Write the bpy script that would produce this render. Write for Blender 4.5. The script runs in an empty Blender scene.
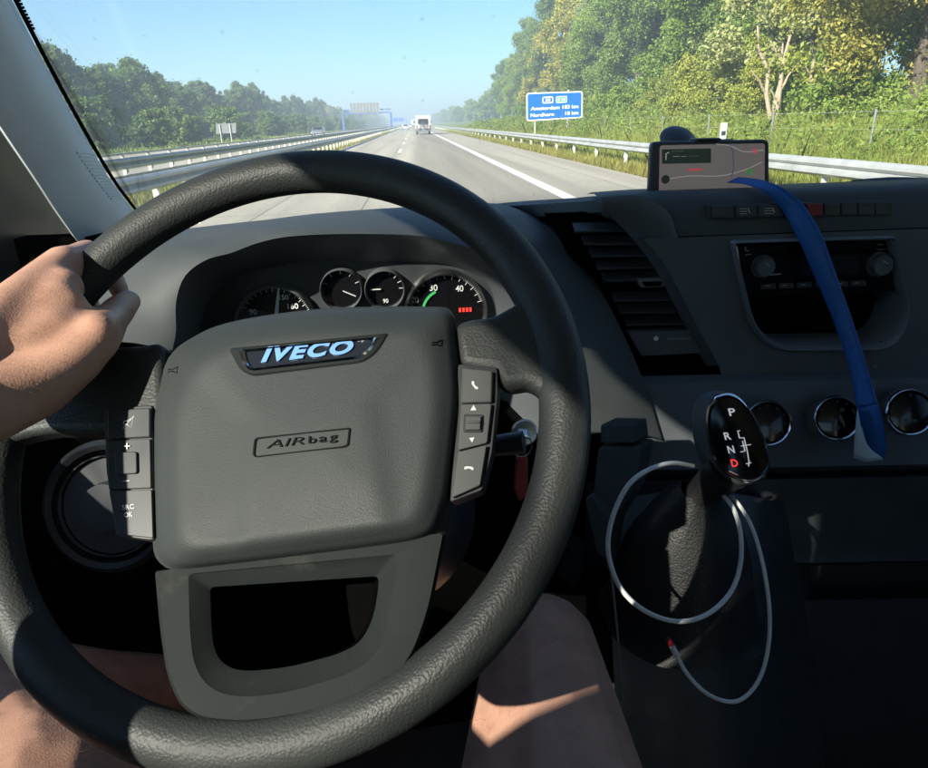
import bpy, bmesh, math, random
import numpy as np
from mathutils import Vector, Matrix
R = math.radians
scene = bpy.context.scene
col = scene.collection

# ------------------------------------------------------------------ camera
EYE = Vector((0, 0, 1.5))
F, CX, CY = 680.0, 464.0, 384.0
YAW, PITCH, ROLL = 0.06057, 0.3668, R(1.5)
FW = Vector((math.sin(YAW) * math.cos(PITCH), math.cos(YAW) * math.cos(PITCH), -math.sin(PITCH)))
_r = Vector((math.cos(YAW), -math.sin(YAW), 0)); _u = _r.cross(FW)
RT = _r * math.cos(ROLL) - _u * math.sin(ROLL)
UP = _r * math.sin(ROLL) + _u * math.cos(ROLL)
cam = bpy.data.cameras.new('camera')
cam.sensor_fit = 'HORIZONTAL'; cam.sensor_width = 36.0; cam.lens = 36.0 * F / 928.0
cam.clip_start = 0.02; cam.clip_end = 9000
camo = bpy.data.objects.new('camera', cam); col.objects.link(camo)
m3 = Matrix((RT, UP, -FW)).transposed()
camo.matrix_world = Matrix.Translation(EYE) @ m3.to_4x4()
scene.camera = camo

# ------------------------------------------------------------------ light
SUN_EL, SUN_AZ = R(30), R(225)
SUN = Vector((math.sin(SUN_AZ) * math.cos(SUN_EL), math.cos(SUN_AZ) * math.cos(SUN_EL), math.sin(SUN_EL)))
world = bpy.data.worlds.new('World'); scene.world = world
world.use_nodes = True
wn = world.node_tree; bg = wn.nodes['Background']
sky = wn.nodes.new('ShaderNodeTexSky'); sky.sky_type = 'NISHITA'; sky.sun_disc = False
sky.sun_elevation = SUN_EL; sky.sun_rotation = SUN_AZ
sky.air_density = 1.0; sky.dust_density = 0.4; sky.ozone_density = 2.0
tint = wn.nodes.new('ShaderNodeMix'); tint.data_type = 'RGBA'; tint.blend_type = 'MULTIPLY'; tint.inputs[0].default_value = 1.0
tint.inputs[7].default_value = (0.52, 0.76, 0.92, 1)          # clear, rather cyan late-summer sky
wn.links.new(sky.outputs[0], tint.inputs[6]); wn.links.new(tint.outputs[2], bg.inputs[0]); bg.inputs[1].default_value = 0.058
sl = bpy.data.lights.new('sun', 'SUN'); sl.energy = 3.5; sl.angle = R(0.53); sl.color = (1.0, 0.93, 0.82)
so = bpy.data.objects.new('sun', sl); col.objects.link(so); so.location = (-20, -20, 40)
so.rotation_euler = SUN.to_track_quat('Z', 'Y').to_euler()
scene.view_settings.view_transform = 'Standard'; scene.view_settings.look = 'None'
scene.view_settings.exposure = 1.96; scene.view_settings.gamma = 1.0
scene.cycles.use_denoising = True
scene.cycles.max_bounces = 8; scene.cycles.transparent_max_bounces = 12
scene.cycles.caustics_reflective = False; scene.cycles.caustics_refractive = False
HAZE = 0.0020

# ------------------------------------------------------------------ pixel rays -> points of the place
def ray(px, py): return FW + RT * ((px - CX) / F) - UP * ((py - CY) / F)
def PD(px, py, d): return EYE + ray(px, py) * d
def PY(px, py, y):
    d = ray(px, py); return EYE + d * (y / d.y)
def PX(px, py, x):
    d = ray(px, py); return EYE + d * (x / d.x)
def PP(px, py, o, n):
    d = ray(px, py); return EYE + d * ((o - EYE).dot(n) / d.dot(n))
def yy(pts): return [PY(*p) for p in pts]

# ------------------------------------------------------------------ materials
MATS = {}
def mat(name, color, rough=0.5, metal=0.0, spec=0.5, vary=0.0, vscale=3.0, bump=None, emit=None, sss=0.0, obj_rand=0.0, coat=0.0, dirt=None):
    """vary: brightness variation by noise; bump: (kind, scale, strength, distance)."""
    if name in MATS: return MATS[name]
    m = bpy.data.materials.new(name); m.use_nodes = True
    nt = m.node_tree; b = nt.nodes['Principled BSDF']; L = nt.links.new
    b.inputs['Base Color'].default_value = (*color, 1); b.inputs['Roughness'].default_value = rough
    b.inputs['Metallic'].default_value = metal; b.inputs['Specular IOR Level'].default_value = spec
    if coat: b.inputs['Coat Weight'].default_value = coat; b.inputs['Coat Roughness'].default_value = 0.058
    tc = nt.nodes.new('ShaderNodeTexCoord')
    cur = None
    if vary:
        no = nt.nodes.new('ShaderNodeTexNoise'); no.inputs['Scale'].default_value = vscale; no.inputs['Detail'].default_value = 6
        L(tc.outputs['Object'], no.inputs['Vector'])
        mr = nt.nodes.new('ShaderNodeMapRange'); mr.inputs[1].default_value = 0.25; mr.inputs[2].default_value = 0.75
        mr.inputs[3].default_value = 1 - vary; mr.inputs[4].default_value = 1 + vary
        L(no.outputs['Fac'], mr.inputs[0])
        mx = nt.nodes.new('ShaderNodeVectorMath'); mx.operation = 'SCALE'; mx.inputs[0].default_value = color
        L(mr.outputs[0], mx.inputs['Scale']); cur = mx.outputs[0]
        mr2 = nt.nodes.new('ShaderNodeMapRange'); mr2.inputs[1].default_value = 0.3; mr2.inputs[2].default_value = 0.7
        mr2.inputs[3].default_value = max(0, rough - 0.08); mr2.inputs[4].default_value = min(1, rough + 0.08)
        L(no.outputs['Fac'], mr2.inputs[0]); L(mr2.outputs[0], b.inputs['Roughness'])
    if dirt:                                   # pale dust flecks and scuffs: (colour, scale, threshold)
        dn = nt.nodes.new('ShaderNodeTexNoise'); dn.inputs['Scale'].default_value = dirt[1]; dn.inputs['Detail'].default_value = 9; dn.inputs['Roughness'].default_value = 0.7
        L(tc.outputs['Object'], dn.inputs['Vector'])
        dr = nt.nodes.new('ShaderNodeMapRange'); dr.inputs[1].default_value = dirt[2]; dr.inputs[2].default_value = dirt[2] + 0.18
        dr.inputs[3].default_value = 0; dr.inputs[4].default_value = dirt[3] if len(dirt) > 3 else 0.6
        L(dn.outputs['Fac'], dr.inputs[0])
        dm = nt.nodes.new('ShaderNodeMix'); dm.data_type = 'RGBA'
        L(dr.outputs[0], dm.inputs[0])
        if cur: L(cur, dm.inputs[6])
        else: dm.inputs[6].default_value = (*color, 1)
        dm.inputs[7].default_value = (*dirt[0], 1); cur = dm.outputs[2]
    if cur: L(cur, b.inputs['Base Color'])
    if bump:
        kind, sc, st, di = bump
        if kind == 'leather':
            t = nt.nodes.new('ShaderNodeTexVoronoi'); t.inputs['Scale'].default_value = sc; t.feature = 'SMOOTH_F1'
            t.inputs['Smoothness'].default_value = 0.35
            nz = nt.nodes.new('ShaderNodeTexNoise'); nz.inputs['Scale'].default_value = sc * 0.5; nz.inputs['Detail'].default_value = 3
            L(tc.outputs['Object'], nz.inputs['Vector'])
            va = nt.nodes.new('ShaderNodeMix'); va.data_type = 'VECTOR'; va.inputs[0].default_value = 0.0016
            L(tc.outputs['Object'], va.inputs[4]); L(nz.outputs['Color'], va.inputs[5])
            L(va.outputs[1], t.inputs['Vector']); out = t.outputs['Distance']; inv = True
        else:
            t = nt.nodes.new('ShaderNodeTexNoise'); t.inputs['Scale'].default_value = sc; t.inputs['Detail'].default_value = 4
            L(tc.outputs['Object'], t.inputs['Vector']); out = t.outputs['Fac']; inv = False
        bp = nt.nodes.new('ShaderNodeBump'); bp.inputs['Strength'].default_value = st; bp.inputs['Distance'].default_value = di; bp.invert = inv
        L(out, bp.inputs['Height']); L(bp.outputs[0], b.inputs['Normal'])
    if emit:
        b.inputs['Emission Color'].default_value = (*emit[0], 1); b.inputs['Emission Strength'].default_value = emit[1]
    if sss:
        b.inputs['Subsurface Weight'].default_value = sss; b.inputs['Subsurface Radius'].default_value = (0.012, 0.005, 0.003)
        b.inputs['Subsurface Scale'].default_value = 0.5
    MATS[name] = m
    return m

def glass_mat(name, ior=1.45, tint=(1, 1, 1), dust=0.0):
    m = bpy.data.materials.new(name); m.use_nodes = True; nt = m.node_tree; L = nt.links.new
    nt.nodes.remove(nt.nodes['Principled BSDF']); o = nt.nodes['Material Output']
    tr = nt.nodes.new('ShaderNodeBsdfTransparent'); tr.inputs[0].default_value = (*tint, 1)
    gl = nt.nodes.new('ShaderNodeBsdfGlossy'); gl.inputs['Roughness'].default_value = 0.01
    lw = nt.nodes.new('ShaderNodeLayerWeight'); lw.inputs[0].default_value = 0.5
    pw = nt.nodes.new('ShaderNodeMath'); pw.operation = 'POWER'; pw.inputs[1].default_value = 5; L(lw.outputs['Facing'], pw.inputs[0])
    f0 = ((ior - 1) / (ior + 1)) ** 2
    fr = nt.nodes.new('ShaderNodeMath'); fr.operation = 'MULTIPLY_ADD'; fr.inputs[1].default_value = 0.7; fr.inputs[2].default_value = f0; L(pw.outputs[0], fr.inputs[0])
    mx = nt.nodes.new('ShaderNodeMixShader'); L(fr.outputs[0], mx.inputs[0]); L(tr.outputs[0], mx.inputs[1]); L(gl.outputs[0], mx.inputs[2])
    res = mx
    if dust:
        df = nt.nodes.new('ShaderNodeBsdfDiffuse'); df.inputs[0].default_value = (0.5, 0.48, 0.43, 1)
        tc = nt.nodes.new('ShaderNodeTexCoord'); n1 = nt.nodes.new('ShaderNodeTexNoise'); n1.inputs['Scale'].default_value = 2.5; n1.inputs['Detail'].default_value = 8
        v1 = nt.nodes.new('ShaderNodeTexVoronoi'); v1.inputs['Scale'].default_value = 20
        L(tc.outputs['Object'], n1.inputs['Vector']); L(tc.outputs['Object'], v1.inputs['Vector'])
        a = nt.nodes.new('ShaderNodeMapRange'); a.inputs[1].default_value = 0.3; a.inputs[2].default_value = 0.75; a.inputs[3].default_value = 0.0; a.inputs[4].default_value = dust
        L(n1.outputs['Fac'], a.inputs[0])
        s = nt.nodes.new('ShaderNodeMapRange'); s.inputs[1].default_value = 0.0; s.inputs[2].default_value = 0.085; s.inputs[3].default_value = dust * 10; s.inputs[4].default_value = 0.0
        L(v1.outputs['Distance'], s.inputs[0])
        ad = nt.nodes.new('ShaderNodeMath'); ad.operation = 'ADD'; L(a.outputs[0], ad.inputs[0]); L(s.outputs[0], ad.inputs[1])
        m2 = nt.nodes.new('ShaderNodeMixShader'); L(ad.outputs[0], m2.inputs[0]); L(mx.outputs[0], m2.inputs[1]); L(df.outputs[0], m2.inputs[2]); res = m2
    L(res.outputs[0], o.inputs['Surface'])
    return m

def leaf_mat(name, c1, c2, c3):
    """leaf colours vary between trees, between clumps and from leaf to leaf."""
    m = bpy.data.materials.new(name); m.use_nodes = True; nt = m.node_tree; L = nt.links.new
    b = nt.nodes['Principled BSDF']; o = nt.nodes['Material Output']
    b.inputs['Roughness'].default_value = 0.55; b.inputs['Specular IOR Level'].default_value = 0.3
    ge = nt.nodes.new('ShaderNodeNewGeometry'); oi = nt.nodes.new('ShaderNodeObjectInfo')
    tc = nt.nodes.new('ShaderNodeTexCoord'); no = nt.nodes.new('ShaderNodeTexNoise'); no.inputs['Scale'].default_value = 0.45; no.inputs['Detail'].default_value = 2
    L(tc.outputs['Object'], no.inputs['Vector'])
    rp = nt.nodes.new('ShaderNodeValToRGB'); rp.color_ramp.elements[0].color = (*c1, 1); rp.color_ramp.elements[1].color = (*c3, 1)
    e = rp.color_ramp.elements.new(0.5); e.color = (*c2, 1)
    ad = nt.nodes.new('ShaderNodeMath'); ad.operation = 'MULTIPLY_ADD'; ad.inputs[1].default_value = 0.35
    L(ge.outputs['Random Per Island'], ad.inputs[0]); 
    a2 = nt.nodes.new('ShaderNodeMath'); a2.operation = 'MULTIPLY_ADD'; a2.inputs[1].default_value = 0.35
    L(oi.outputs['Random'], a2.inputs[0])
    a3 = nt.nodes.new('ShaderNodeMath'); a3.operation = 'MULTIPLY_ADD'; a3.inputs[1].default_value = 0.9; a3.inputs[2].default_value = -0.3
    L(no.outputs['Fac'], a3.inputs[0]); L(a3.outputs[0], a2.inputs[2]); L(a2.outputs[0], ad.inputs[2]); L(ad.outputs[0], rp.inputs[0])
    L(rp.outputs[0], b.inputs['Base Color'])
    tl = nt.nodes.new('ShaderNodeBsdfTranslucent'); L(rp.outputs[0], tl.inputs[0])
    mx = nt.nodes.new('ShaderNodeMixShader'); mx.inputs[0].default_value = 0.5 if 'grass' in name else 0.35
    L(b.outputs[0], mx.inputs[1]); L(tl.outputs[0], mx.inputs[2]); L(mx.outputs[0], o.inputs['Surface'])
    return m

M = {}
M['dash'] = mat('dash_plastic', (0.0619, 0.0693, 0.0713), 0.58, spec=0.28, vary=0.12, vscale=14, bump=('leather', 900, 0.30, 0.0004), dirt=((0.13, 0.125, 0.11), 60, 0.62, 0.25))
M['dash_smooth'] = mat('smooth_dash_plastic', (0.0937, 0.1037, 0.1122), 0.5, spec=0.35, vary=0.12, vscale=20)
M['trim'] = mat('satin_trim', (0.1584, 0.1663, 0.1742), 0.42, vary=0.1, vscale=20)
M['black'] = mat('black_plastic', (0.0359, 0.0405, 0.0449), 0.4, vary=0.2, vscale=25)
M['gloss'] = mat('gloss_black', (0.006, 0.006, 0.007), 0.12)
M['void'] = mat('shade_and_seal_black', (0.003, 0.003, 0.003), 0.9, spec=0.0)  # near-black: shade of recesses and footwell as colour; also seal and frit
M['rim'] = mat('grained_rim', (0.0318, 0.0356, 0.0346), 0.52, spec=0.42, vary=0.30, vscale=9, bump=('leather', 560, 0.45, 0.0006), dirt=((0.06, 0.058, 0.05), 22, 0.56, 0.4))
M['pad'] = mat('pad_plastic', (0.0395, 0.0462, 0.0462), 0.58, spec=0.30, vary=0.10, vscale=9, bump=('leather', 1000, 0.32, 0.0004), dirt=((0.12, 0.118, 0.105), 90, 0.64, 0.3))
M['wheel_trim'] = mat('wheel_trim_plastic', (0.0187, 0.0224, 0.0222), 0.68, spec=0.10, vary=0.2, vscale=16, dirt=((0.09, 0.09, 0.08), 26, 0.56, 0.4))
M['button'] = mat('button_plastic', (0.082, 0.088, 0.086), 0.55, spec=0.35, vary=0.1, vscale=30)
M['print'] = mat('white_print', (0.75, 0.77, 0.75), 0.6)
M['relief_shade_print'] = mat('relief_shade_print', (0.004, 0.0045, 0.0045), 0.7, spec=0.15)  # near-black for the relief shade of the moulded mark; also horn marks
M['chrome'] = mat('chrome', (0.75, 0.76, 0.78), 0.12, metal=1.0, vary=0.08, vscale=80)
M['brushed'] = mat('satin_metal', (0.55, 0.56, 0.56), 0.32, metal=1.0, vary=0.1, vscale=60)
M['badge_blue'] = mat('badge_letters', (0.17, 0.38, 0.78), 0.35)
M['badge_field'] = mat('badge_field', (0.012, 0.016, 0.026), 0.25)
M['pillar'] = mat('pillar_plastic', (0.6178, 0.6521, 0.6607), 0.6, vary=0.1, vscale=9, bump=('noise', 900, 0.15, 0.0004), dirt=((0.15, 0.15, 0.14), 14, 0.6, 0.35))
M['fabric'] = mat('seat_fabric', (0.1540, 0.1568, 0.1652), 0.9, vary=0.25, vscale=200, bump=('noise', 1200, 0.5, 0.001))
M['headliner'] = mat('headliner', (0.55, 0.55, 0.53), 0.9, vary=0.08, vscale=40)
M['gaiter'] = mat('gaiter_leather', (0.0144, 0.0154, 0.0163), 0.5, vary=0.2, vscale=30, bump=('leather', 420, 0.5, 0.0008))
M['strap'] = mat('blue_ribbon', (0.012, 0.105, 0.36), 0.55, vary=0.2, vscale=120, bump=('noise', 1500, 0.5, 0.0006))
M['strap_label'] = mat('pale_ribbon_end', (0.55, 0.62, 0.68), 0.5)
M['cable'] = mat('white_cable', (0.78, 0.79, 0.77), 0.45, vary=0.1, vscale=40)
M['red'] = mat('red_plastic', (0.35, 0.02, 0.02), 0.4)
M['hazard'] = mat('hazard_button', (0.22, 0.012, 0.018), 0.4)
M['lit_print'] = mat('backlit_print', (0.7, 0.7, 0.7), 0.5, emit=((0.9, 0.92, 0.95), 0.10))
M['led_red'] = mat('red_lit_letter', (0.5, 0.02, 0.02), 0.5, emit=((1.0, 0.06, 0.04), 0.25))
M['led_green'] = mat('green_lit_arc', (0.03, 0.3, 0.08), 0.5, emit=((0.1, 0.8, 0.25), 0.08))
M['skin'] = mat('skin', (0.5936, 0.3339, 0.2385), 0.5, spec=0.35, vary=0.2, vscale=26, bump=('leather', 700, 0.25, 0.0005), sss=0.10, dirt=((0.44, 0.17, 0.12), 45, 0.55, 0.4))
M['shirt'] = mat('pale_shirt', (0.68, 0.69, 0.70), 0.9, vary=0.06, vscale=60, bump=('noise', 600, 0.4, 0.002))  # out of view; made pale to bounce light onto the dash
M['shorts'] = mat('dark_shorts', (0.018, 0.018, 0.02), 0.9, vary=0.2, vscale=80, bump=('noise', 600, 0.4, 0.002))
M['hair'] = mat('brown_hair', (0.05, 0.03, 0.02), 0.6, bump=('noise', 300, 0.8, 0.004))
M['body_hair'] = mat('body_hair', (0.20, 0.115, 0.06), 0.6)
M['galv'] = mat('galvanised_steel', (0.4800, 0.4920, 0.4800), 0.5, metal=0.35, vary=0.16, vscale=2.5, dirt=((0.25, 0.22, 0.17), 1.5, 0.55, 0.5))
M['post'] = mat('galvanised_post', (0.6000, 0.5820, 0.5160), 0.6, vary=0.15, vscale=4)
M['bark'] = mat('bark', (0.10, 0.08, 0.06), 0.9, vary=0.35, vscale=6, bump=('noise', 14, 0.8, 0.05))
M['pale_bark'] = mat('pale_bark', (0.36, 0.29, 0.21), 0.85, vary=0.25, vscale=8, bump=('noise', 25, 0.6, 0.02))
M['white_paint'] = mat('white_vehicle_paint', (0.72, 0.72, 0.70), 0.35, vary=0.06, vscale=2, coat=0.4)
M['grey_paint'] = mat('grey_vehicle_paint', (0.16, 0.17, 0.19), 0.3, coat=0.6)
M['silver_paint'] = mat('silver_vehicle_paint', (0.5, 0.51, 0.52), 0.3, coat=0.6)
M['tyre'] = mat('tyre_rubber', (0.02, 0.02, 0.02), 0.85)
M['tail'] = mat('tail_lamp', (0.35, 0.02, 0.02), 0.3)
M['window_dark'] = mat('vehicle_glass', (0.02, 0.025, 0.03), 0.08)
M['sign_blue'] = mat('sign_blue', (0.004, 0.135, 0.66), 0.45, vary=0.05, vscale=1.5)
M['sign_white'] = mat('sign_white', (0.82, 0.83, 0.82), 0.5)
M['sign_green'] = mat('sign_green', (0.04, 0.42, 0.20), 0.5)
M['gantry_blue'] = mat('gantry_blue', (0.07, 0.14, 0.38), 0.5)
M['board_grey'] = mat('sign_back_grey', (0.20, 0.21, 0.215), 0.55, metal=0.1, vary=0.12, vscale=0.6)
M['screen_base'] = mat('screen_map', (0.05, 0.045, 0.045), 0.15, emit=((0.22, 0.195, 0.19), 0.12))
M['screen_dark'] = mat('screen_card', (0.01, 0.012, 0.012), 0.15, emit=((0.02, 0.035, 0.033), 0.1))
M['screen_route'] = mat('screen_route', (0.05, 0.04, 0.08), 0.3, emit=((0.09, 0.07, 0.14), 0.14))
M['screen_red'] = mat('screen_pin', (0.3, 0.04, 0.05), 0.3, emit=((0.6, 0.08, 0.10), 0.14))
M['screen_green'] = mat('screen_icon', (0.05, 0.1, 0.05), 0.3, emit=((0.10, 0.22, 0.10), 0.14))
M['screen_text'] = mat('screen_text', (0.3, 0.3, 0.3), 0.3, emit=((0.45, 0.42, 0.40), 0.15))
M['marking'] = mat('road_marking', (0.8500, 0.8500, 0.8040), 0.7, vary=0.12, vscale=1.2, dirt=((0.35, 0.33, 0.29), 5, 0.55, 0.5))
M['tar'] = mat('tar_joint', (0.24, 0.225, 0.19), 0.8, vary=0.25, vscale=3)
M['windscreen'] = glass_mat('windscreen_glass', 1.45, (0.97, 0.985, 0.98), 0.018)
M['glass'] = glass_mat('door_glass', 1.4, (0.87, 0.88, 0.87))
M['lens'] = glass_mat('gauge_lens', 1.35)
M['leaf_green'] = leaf_mat('leaf_green', (0.1152, 0.1887, 0.0374), (0.2189, 0.3178, 0.0605), (0.4032, 0.4718, 0.0936))
M['leaf_green_shade'] = leaf_mat('leaf_green_shade', (0.0714, 0.1283, 0.0299), (0.1357, 0.2161, 0.0484), (0.2500, 0.3208, 0.0749))  # darker copy of the green leaf; left wood's shade in its colour
M['leaf_dark'] = leaf_mat('leaf_dark', (0.0968, 0.1637, 0.0432), (0.1728, 0.2600, 0.0605), (0.3226, 0.3852, 0.0864))
M['leaf_dark_shade'] = leaf_mat('leaf_dark_shade', (0.0600, 0.1080, 0.0346), (0.1071, 0.1716, 0.0484), (0.2000, 0.2542, 0.0691))  # darker copy of the dark leaf, shaded side of the left wood as colour
M['leaf_olive'] = leaf_mat('leaf_olive', (0.2074, 0.2407, 0.0432), (0.4147, 0.3948, 0.0720), (0.6682, 0.5199, 0.1008))
M['leaf_yellow'] = leaf_mat('leaf_yellow', (0.1250, 0.1911, 0.0389), (0.3125, 0.3548, 0.0648), (0.5000, 0.4639, 0.0907))
M['leaf_autumn'] = leaf_mat('leaf_autumn', (0.1313, 0.1794, 0.0455), (0.3700, 0.3461, 0.0780), (0.4973, 0.3973, 0.1039))
M['leaf_grey'] = leaf_mat('leaf_grey', (0.1843, 0.2407, 0.0864), (0.3456, 0.3852, 0.1512), (0.5530, 0.5199, 0.2160))
M['grass'] = leaf_mat('grass_blade', (0.1774, 0.2581, 0.0504), (0.3226, 0.3947, 0.0882), (0.5806, 0.5161, 0.1512))
M['dry_grass'] = leaf_mat('dry_grass_blade', (0.1440, 0.1560, 0.0360), (0.3120, 0.2760, 0.0720), (0.4800, 0.3720, 0.1200))
M['pale_grass'] = leaf_mat('pale_grass_blade', (0.2160, 0.1920, 0.0720), (0.4080, 0.3360, 0.1560), (0.5520, 0.4560, 0.2400))

def road_mat():
    m = bpy.data.materials.new('concrete_road'); m.use_nodes = True; nt = m.node_tree; L = nt.links.new
    b = nt.nodes['Principled BSDF']; b.inputs['Roughness'].default_value = 0.85; b.inputs['Specular IOR Level'].default_value = 0.25
    tc = nt.nodes.new('ShaderNodeTexCoord'); mp = nt.nodes.new('ShaderNodeMapping'); mp.inputs['Scale'].default_value = (1.6, 0.035, 1)
    L(tc.outputs['Object'], mp.inputs[0])
    n1 = nt.nodes.new('ShaderNodeTexNoise'); n1.inputs['Scale'].default_value = 1.0; n1.inputs['Detail'].default_value = 7; L(mp.outputs[0], n1.inputs['Vector'])
    n2 = nt.nodes.new('ShaderNodeTexNoise'); n2.inputs['Scale'].default_value = 14; n2.inputs['Detail'].default_value = 8; L(tc.outputs['Object'], n2.inputs['Vector'])
    sx = nt.nodes.new('ShaderNodeSeparateXYZ'); L(tc.outputs['Object'], sx.inputs[0])
    # worn, rubbered band along the driving lane
    rp = nt.nodes.new('ShaderNodeValToRGB'); mr = nt.nodes.new('ShaderNodeMapRange'); mr.inputs[1].default_value = -22; mr.inputs[2].default_value = 7
    L(sx.outputs[0], mr.inputs[0]); L(mr.outputs[0], rp.inputs[0])
    def at(x): return (x + 22) / 29
    els = [(-4.9, .95), (-3.6, .92), (-1.2, 1.0), (-0.7, .95), (0.0, .72), (1.0, .66), (2.2, .70), (2.9, .84), (3.3, .88), (4.2, .93), (6.1, .90)]
    r0 = rp.color_ramp; r0.elements[0].position = at(-21); r0.elements[0].color = (.9,) * 3 + (1,); r0.elements[1].position = 1; r0.elements[1].color = (.85,) * 3 + (1,)
    for x, v in els:
        e = r0.elements.new(at(x)); e.color = (v, v, v, 1)
    c = nt.nodes.new('ShaderNodeValToRGB'); c.color_ramp.elements[0].position = 0.3; c.color_ramp.elements[1].position = 0.72
    c.color_ramp.elements[0].color = (0.36, 0.33, 0.27, 1); c.color_ramp.elements[1].color = (0.50, 0.455, 0.37, 1); L(n1.outputs['Fac'], c.inputs[0])
    mx = nt.nodes.new('ShaderNodeMix'); mx.data_type = 'RGBA'; mx.blend_type = 'MULTIPLY'; mx.inputs[0].default_value = 1
    L(c.outputs[0], mx.inputs[6]); L(rp.outputs[0], mx.inputs[7])
    g = nt.nodes.new('ShaderNodeMapRange'); g.inputs[1].default_value = 0.3; g.inputs[2].default_value = 0.7; g.inputs[3].default_value = 0.88; g.inputs[4].default_value = 1.1
    L(n2.outputs['Fac'], g.inputs[0])
    sc = nt.nodes.new('ShaderNodeVectorMath'); sc.operation = 'SCALE'; L(mx.outputs[2], sc.inputs[0]); L(g.outputs[0], sc.inputs['Scale']); L(sc.outputs[0], b.inputs['Base Color'])
    return m
M['road'] = road_mat()
def ground_mat():
    m = bpy.data.materials.new('grassy_ground'); m.use_nodes = True; nt = m.node_tree; L = nt.links.new
    b = nt.nodes['Principled BSDF']; b.inputs['Roughness'].default_value = 0.95; b.inputs['Specular IOR Level'].default_value = 0.1
    tc = nt.nodes.new('ShaderNodeTexCoord'); n1 = nt.nodes.new('ShaderNodeTexNoise'); n1.inputs['Scale'].default_value = 0.35; n1.inputs['Detail'].default_value = 10; n1.inputs['Roughness'].default_value = 0.7
    L(tc.outputs['Object'], n1.inputs['Vector'])
    c = nt.nodes.new('ShaderNodeValToRGB'); c.color_ramp.elements[0].position = 0.3; c.color_ramp.elements[1].position = 0.75
    c.color_ramp.elements[0].color = (0.09, 0.135, 0.035, 1); c.color_ramp.elements[1].color = (0.36, 0.32, 0.13, 1)
    e = c.color_ramp.elements.new(0.5); e.color = (0.15, 0.19, 0.05, 1)
    L(n1.outputs['Fac'], c.inputs[0]); L(c.outputs[0], b.inputs['Base Color'])
    return m
M['ground'] = ground_mat()

# ------------------------------------------------------------------ mesh helpers
class B:
    def __init__(s): s.v = []; s.f = []
    def add(s, vs, fs):
        k = len(s.v); s.v += [Vector(v) for v in vs]; s.f += [[i + k for i in f] for f in fs]; return s
    def box(s, c, sz, ax=None):
        c = Vector(c); X, Y, Z = ax or (Vector((1, 0, 0)), Vector((0, 1, 0)), Vector((0, 0, 1)))
        vs = [c + X * (sz[0] / 2 * i) + Y * (sz[1] / 2 * j) + Z * (sz[2] / 2 * k) for i in (-1, 1) for j in (-1, 1) for k in (-1, 1)]
        return s.add(vs, [(0, 1, 3, 2), (4, 6, 7, 5), (0, 4, 5, 1), (2, 3, 7, 6), (0, 2, 6, 4), (1, 5, 7, 3)])
    def bar(s, a, b, w, h=None):
        a, b = Vector(a), Vector(b); d = (b - a); z = d.normalized()
        x = z.cross(Vector((0, 0, 1))); x = x.normalized() if x.length > 1e-4 else Vector((1, 0, 0)); y = z.cross(x)
        return s.box((a + b) / 2, (w, h or w, d.length), (x, y, z))
    def prism(s, pts, off):
        """solid between a polygon and the same polygon moved by off (a vector, or one vector per point)."""
        n = len(pts); a = [Vector(p) for p in pts]; o = off if isinstance(off, list) else [Vector(off)] * n
        b = [p + q for p, q in zip(a, o)]
        fs = [list(range(n)), list(range(2 * n - 1, n - 1, -1))] + [(i, i + n, (i + 1) % n + n, (i + 1) % n) for i in range(n)]
        return s.add(a + b, fs)
    def ring(s, outer, inner, depth):
        """flat frame between two outlines with the same number of points, thickened by depth."""
        n = len(outer); d = Vector(depth)
        vs = list(outer) + list(inner) + [p + d for p in outer] + [p + d for p in inner]
        fs = []
        for i in range(n):
            j = (i + 1) % n
            fs += [(i, j, n + j, n + i), (2 * n + i, 3 * n + i, 3 * n + j, 2 * n + j), (i, 2 * n + i, 2 * n + j, j), (n + i, n + j, 3 * n + j, 3 * n + i)]
        return s.add(vs, fs)
    def loft(s, rows, close_u=False):
        n = len(rows[0]); vs = [p for r in rows for p in r]; fs = []
        for i in range(len(rows) - 1):
            for j in range(n if close_u else n - 1):
                k = (j + 1) % n
                fs.append((i * n + j, i * n + k, (i + 1) * n + k, (i + 1) * n + j))
        return s.add(vs, fs)
    def cap(s, row): return s.add(row, [list(range(len(row)))])
    def tube(s, pts, rad, n=12, caps=True):
        pts = [Vector(p) for p in pts]; rows = []; N = None
        for i, p in enumerate(pts):
            t = (pts[min(i + 1, len(pts) - 1)] - pts[max(i - 1, 0)]).normalized()
            if N is None:
                N = t.cross(Vector((0.13, 0.31, 1))).normalized()
            N = (N - t * N.dot(t)).normalized(); Bn = t.cross(N)
            r = rad[i] if isinstance(rad, (list, tuple)) else rad
            rows.append([p + (N * math.cos(a) + Bn * math.sin(a)) * r for a in [2 * math.pi * k / n for k in range(n)]])
        s.loft(rows, True)
        if caps: s.cap(rows[0][::-1]); s.cap(rows[-1])
        return s
    def lathe(s, c, ax, prof, n=40, xd=None, sy=1.0):
        c = Vector(c); ax = Vector(ax).normalized()
        X = (xd - ax * xd.dot(ax)).normalized() if xd else ax.cross(Vector((0, 0, 1))).normalized()
        Y = ax.cross(X)
        rows = [[c + ax * h + (X * math.cos(a) + Y * math.sin(a) * sy) * max(r, 1e-5) for a in [2 * math.pi * k / n for k in range(n)]] for r, h in prof]
        return s.loft(rows, True)
    def capsule(s, a, b, ra, rb, n=14):
        a, b = Vector(a), Vector(b); ax = b - a; L = ax.length; ax = ax.normalized() if L > 1e-6 else Vector((0, 0, 1))
        pr = [(ra * math.sin(t), -ra * math.cos(t)) for t in [k * math.pi / 10 for k in range(0, 6)]]
        pr += [(rb * math.cos(t), L + rb * math.sin(t)) for t in [k * math.pi / 10 for k in range(0, 6)]]
        return s.lathe(a, ax, pr, n)

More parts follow.
